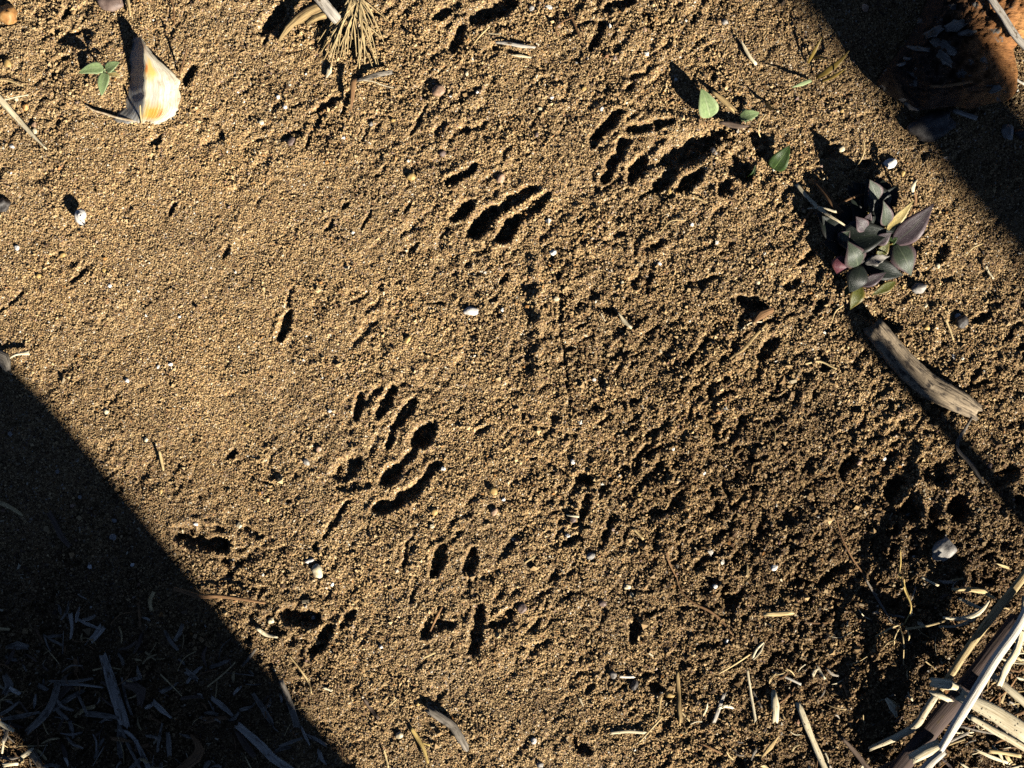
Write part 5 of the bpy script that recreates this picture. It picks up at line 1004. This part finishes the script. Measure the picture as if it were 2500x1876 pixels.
# ------------------------------------------------------------------ litter in the shade, bottom left
SHADE = [
 ('wood_chip', 'largest flat grey strip standing out in the shaded litter', 'chip', Q(3, 0, (512, 405), (540, 490), (565, 570), (608, 712)), [18, 24, 26, 26], 'pale', .0025), ('wood_chip', 'narrow strip along the right side of the largest flat strip', 'chip', Q(3, 0, (600, 508), (615, 590), (645, 680)), [6, 8, 7], 'grey', .002),
 ('wood_chip', 'curved grey strip left of the largest flat strip', 'chip', Q(3, 0, (282, 540), (255, 630), (205, 700), (138, 762)), [15, 17, 17, 14], 'grey', .004), ('wood_chip', 'slanting split chip crossing behind the curved grey strip', 'chip', Q(3, 0, (265, 655), (330, 610), (402, 568)), [11, 13, 10], 'grey', .003), ('wood_chip', 'broad dark chip behind the curved grey strip', 'chip', Q(3, 0, (250, 640), (290, 590), (340, 545)), [12, 20, 14], 'dark', .002),
 ('dry_straw', 'long twisted fibre bundle at the left in the shade', 'straw', Q(3, 0, (15, 705), (90, 695), (190, 672)), [7, 12, 6], 'grey', .003), ('dry_straw', 'level pair of shaded straws, upper one', 'straw', Q(3, 0, (250, 518), (340, 522), (455, 505)), [6, 8, 5], 'grey', .004), ('dry_straw', 'level pair of shaded straws, lower one', 'straw', Q(3, 0, (270, 535), (380, 535), (505, 550)), [6, 8, 4], 'pale', .003),
 ('wood_chip', 'bluish upright chip in the upper shaded litter', 'chip', Q(3, 0, (348, 200), (355, 250), (348, 305)), [11, 8, 5], 'pale', .004), ('wood_chip', 'grey chip slanting right of the bluish one', 'chip', Q(3, 0, (390, 218), (430, 238), (482, 258)), [6, 9, 5], 'pale', .003), ('wood_chip', 'leaf shaped chip over the slanting grey one', 'chip', Q(3, 0, (410, 215), (440, 212), (465, 198)), [5, 10, 6], 'grey', .004), ('wood_chip', 'small square bluish white chip', 'chip', Q(3, 0, (455, 308), (490, 265)), [15, 16], 'pale', .003),
 ('dry_leaf', 'thin leaf shaped husk high in the shaded litter', 'husk', Q(3, 0, (288, 145), (294, 165), (300, 190)), [3, 9, 3], 'grey', .003), ('wood_chip', 'pale chip lying level left of the bluish ones', 'chip', Q(3, 0, (242, 300), (298, 294)), [8, 7], 'grey', .002), ('bark_flake', 'streaked bark flake at the far left of the shade', 'bark', Q(3, 0, (40, 350), (85, 345), (130, 350)), [10, 22, 12], 'grey', .003), ('bark_flake', 'knobbly bark flake near the left border', 'bark', Q(3, 0, (30, 505), (45, 535), (30, 570)), [14, 20, 12], 'grey', .003),
 ('dry_twig', 'knotted twig at the left border above the lit corner', 'twig', Q(3, 0, (-5, 685), (40, 660), (90, 622)), [7, 8, 6], 'grey', .004), ('wood_chip', 'short chip right of the narrow strip', 'chip', Q(3, 0, (615, 525), (680, 505)), [11, 8], 'grey', .003), ('dark_leaf', 'dark blistered leaf beside the short chip', 'leaf', Q(3, 0, (640, 540), (690, 560), (690, 630)), [20, 30, 14], 'dark', .003), ('wood_chip', 'dark chip below the largest strip', 'chip', Q(3, 0, (590, 720), (590, 800), (592, 880)), [10, 14, 12], 'grey', .002),
 ('wood_chip', 'bluish splinter right of the dark leaf', 'chip', Q(3, 0, (760, 628), (800, 665), (840, 698)), [13, 12, 5], 'pale', .003), ('wood_chip', 'lying chip with a pale end left of the largest strip', 'chip', Q(3, 0, (438, 680), (500, 688), (575, 698)), [14, 14, 9], 'grey', .003), ('dry_straw', 'thin straw leaning on the lying chip', 'straw', Q(3, 0, (380, 575), (400, 620), (430, 685)), [7, 8, 6], 'grey', .005),
 ('dry_stick', 'stick slanting off the bottom edge of the shade', 'stick', Q(3, 0, (668, 812), (700, 880), (735, 955)), [9, 12, 11], 'pale', .003), ('dry_stick', 'longer thinner stick left of the slanting one', 'stick', Q(3, 0, (590, 740), (630, 830), (690, 950)), [7, 8, 7], 'grey', .003), ('wood_chip', 'short chip fanning at the bottom of the shade', 'chip', Q(3, 0, (645, 950), (700, 895)), [14, 10], 'grey', .003), ('dry_straw', 'upright grey straw in the lower shaded litter', 'straw', Q(3, 0, (775, 860), (785, 790), (798, 730)), [7, 8, 5], 'grey', .003), ('wood_chip', 'stubby pale chip right of the upright grey straw', 'chip', Q(3, 0, (832, 875), (830, 820), (825, 780)), [13, 14, 9], 'grey', .003),
 ('dry_leaf', 'large brown curved dead leaf low in the shade', 'leaf', Q(3, 0, (890, 950), (960, 900), (985, 850), (940, 785)), [14, 28, 22, 4], 'brown', .003), ('wood_chip', 'bluish tapered chip near the shade border', 'chip', Q(3, 0, (1045, 605), (1090, 640), (1140, 685)), [12, 15, 8], 'pale', .003), ('wood_chip', 'long bluish chip running towards the bottom edge', 'chip', Q(3, 0, (1180, 745), (1270, 825), (1350, 905), (1440, 960)), [15, 18, 18, 14], 'pale', .004), ('wood_chip', 'dark slab chip beside the long bluish chip', 'chip', Q(3, 0, (1170, 770), (1205, 830), (1245, 880)), [12, 18, 10], 'dark', .003),
 ('wood_chip', 'upright grey chip at the shade border, taller of two', 'chip', Q(3, 1, (138, 525), (165, 590), (190, 660), (212, 735)), [12, 14, 15, 16], 'grey', .005), ('wood_chip', 'upright grey chip at the shade border, shorter of two', 'chip', Q(3, 1, (0, 588), (40, 650), (85, 720)), [9, 13, 13], 'grey', .004), ('wood_chip', 'tan level chip under the big dead leaf', 'chip', Q(3, 1, (130, 838), (180, 820), (232, 800)), [7, 10, 6], 'grey', .003), ('dry_straw', 'fine straw fan near the long bluish chip', 'straw', Q(3, 0, (1020, 545), (1090, 490), (1155, 428)), [3, 4, 3], 'straw', .003), ('wood_chip', 'small level chip above the fine straw fan', 'chip', Q(3, 0, (1040, 448), (1112, 422)), [9, 8], 'grey', .002),
 ('dry_straw', 'dim straw at the shade border', 'straw', Q(3, 0, (1195, 440), (1225, 405), (1258, 360)), [5, 8, 4], 'grey', .003), ('dry_straw', 'thin upright straw high in the shaded litter', 'straw', Q(3, 0, (680, 135), (685, 180), (688, 245)), [4, 6, 4], 'brown', .003), ('wood_chip', 'small split chip in the middle of the shade', 'chip', Q(3, 0, (720, 380), (760, 410)), [7, 6], 'straw', .003), ('wood_chip', 'greyish chip by a cluster of fine fibres', 'chip', Q(3, 0, (925, 475), (968, 508)), [12, 9], 'grey', .003),
 ('dry_straw', 'tiny tan straw at the far left of the shade', 'straw', Q(3, 0, (-5, 262), (45, 264)), 6, 'straw', .002), ('bleached_stick', 'pale stick at the rim of the lit bottom left corner', 'stick', Q(3, 0, (-15, 715), (25, 740), (60, 760)), [10, 12, 8], 'cream', .006), ('dry_straw', 'bright straw standing in the lit bottom left corner', 'straw', Q(3, 0, (10, 870), (18, 800)), 5, 'cream', .006), ('wood_chip', 'bright curled chip in the lit bottom left corner', 'chip', Q(3, 0, (110, 890), (140, 868), (160, 850)), [8, 10, 4], 'cream', .004), ('wood_chip', 'lit brownish chip at the bottom left corner', 'chip', Q(3, 0, (165, 880), (195, 930)), [18, 16], 'drift', .003), ('wood_chip', 'bright broken chip at the very bottom left', 'chip', Q(3, 0, (20, 930), (80, 925)), [9, 7], 'cream', .003),
]
for (nm, lab, cat, pts, w, mt, lf) in SHADE: piece(nm, lab, cat, pts, w, mt, th=max(w if isinstance(w, list) else [w]) * S * .3, lift=lf, ragged=.9, lobes=.25, wob=.1)

# small chips nobody could tell apart, in two beds
def chips(count, region, label, group, mats, name, cat, wr, lr):
    k = 0
    while k < count:
        x, y = region(); 
        L = random.uniform(*lr); a = random.uniform(0, 6.28); w = random.uniform(*wr); c, s = math.cos(a), math.sin(a); b = random.uniform(-.16, .16) * L
        pts = [(x - c * L / 2, y - s * L / 2), (x - s * b, y + c * b), (x + c * L / 2, y + s * L / 2)]
        lf = random.uniform(.0005, .004); t = random.uniform(-.002, .003)
        piece(name, label, cat, pts, [w * random.uniform(.4, 1), w, w * random.uniform(.2, 1)], random.choice(mats), th=max(w * S * .35, .0004), lift=[max(0, lf - t), lf, max(0, lf + t)], group=group, sides=7, rings=8, ragged=1.0, lobes=.3, wob=.12); k += 1
def reg_bl():
    while True:
        x = random.uniform(-20, 850); y = random.uniform(1440, 1900)
        if y > 1880 - (830 - x) * .9 + (0 if x > 380 else 0) - 60 and random.random() < min(1, (y - 1400) / 260): return x, y
def reg_br():
    while True:
        x = random.uniform(1640, 2520); y = random.uniform(1380, 1900)
        if (y - 1380) / 500 + (x - 1640) / 880 > .75: return x, y
chips(130, reg_bl, 'small dim wood chip in the shaded litter at the lower left', 'small chips in the shaded litter', ['grey', 'dark', 'brown', 'pale', 'straw', 'grey'], 'wood_chip', 'chip', (3, 13), (14, 52))
chips(75, reg_bl, 'fine dim fibre in the shaded litter at the lower left', 'fine fibres in the shaded litter', ['straw', 'grey', 'brown'], 'root_fibre', 'fibre', (1.8, 3.6), (25, 75))
chips(70, reg_br, 'small bleached litter chip on dark soil at the lower right', 'small chips around the fallen reeds', ['straw', 'cream', 'grey', 'brown', 'dark'], 'wood_chip', 'chip', (3, 9), (10, 36))
chips(45, reg_br, 'fine straw fibre on dark soil at the lower right', 'fine fibres around the fallen reeds', ['straw', 'cream', 'brown'], 'root_fibre', 'fibre', (1.8, 3.4), (20, 60))

def reg_heap():
    while True:
        x = random.uniform(2270, 2530); y = random.uniform(1560, 1900)
        if (x - 2270) / 230 + (y - 1560) / 316 > .9: return x, y
chips(60, reg_heap, 'thin broken straw caught among the fallen reeds', 'straws caught in the fallen reeds', ['straw', 'cream', 'cream', 'brown', 'reed_dark'], 'dry_straw', 'straw', (3, 9), (30, 110))

# crumbs of rotted leaf and bark, past counting
def build_crumbs():
    n = 9000; V = []; Fq = []; tone = []
    x = rng.uniform(-60, 2560, n * 3); y = rng.uniform(-60, 1940, n * 3); hu = sample(HUM_SHADE, x, y)
    keep = rng.random(n * 3) < (hu ** 1.6) * .9 + .012; x, y = x[keep][:n], y[keep][:n]; n = len(x)
    z = sample(H, x, y) + rng.uniform(.0002, .0016, n)
    a = rng.uniform(0, 6.28, n); L = rng.lognormal(0, .5, n) * 5.5 * S; w = L * rng.uniform(.15, .6, n); t = w * rng.uniform(.2, .5, n); tilt = rng.normal(0, .35, n)
    X, Y = P2(x, y)
    dx = np.stack([np.cos(a) * np.cos(tilt), np.sin(a) * np.cos(tilt), np.sin(tilt)], 1); dy = np.stack([-np.sin(a), np.cos(a), rng.normal(0, .25, n)], 1); dz = np.cross(dx, dy)
    ctr = np.stack([X, Y, z], 1)
    cs = [(-1, -.7, -1), (1, -.5, -1), (.8, .6, -1), (-.7, .9, -1), (-1, -.6, 1), (.9, -.6, 1), (.7, .7, 1), (-.8, .7, 1)]
    V = np.stack([ctr + dx * (L * p / 2)[:, None] * rng.uniform(.7, 1.2, (n, 1)) + dy * (w * q / 2)[:, None] * rng.uniform(.6, 1.3, (n, 1)) + dz * (t * r / 2)[:, None] for p, q, r in cs], 1)
    f = np.array([[0, 3, 2, 1], [4, 5, 6, 7], [0, 1, 5, 4], [1, 2, 6, 5], [2, 3, 7, 6], [3, 0, 4, 7]])
    Qf = (f[None] + (np.arange(n) * 8)[:, None, None]).reshape(-1, 4)
    m, nt, b = new_mat('leaf_crumb'); t_ = nt.nodes.new('ShaderNodeAttribute'); t_.attribute_name = 'tone'
    r = ramp(nt, [(0, (.03, .024, .02)), (.4, (.10, .065, .04)), (.62, (.20, .14, .085)), (.82, (.36, .28, .17)), (1, (.60, .52, .36))]); nt.links.new(t_.outputs['Fac'], r.inputs[0]); nt.links.new(r.outputs[0], b.inputs['Base Color'])
    mesh_from_arrays('leaf_crumbs', V.reshape(-1, 3), Qf, m, {'tone': np.repeat(rng.random(n), 8)}, 'stuff', False, 'tiny crumbs of rotted leaf and bark strewn over dark soil', 'litter')
build_crumbs()
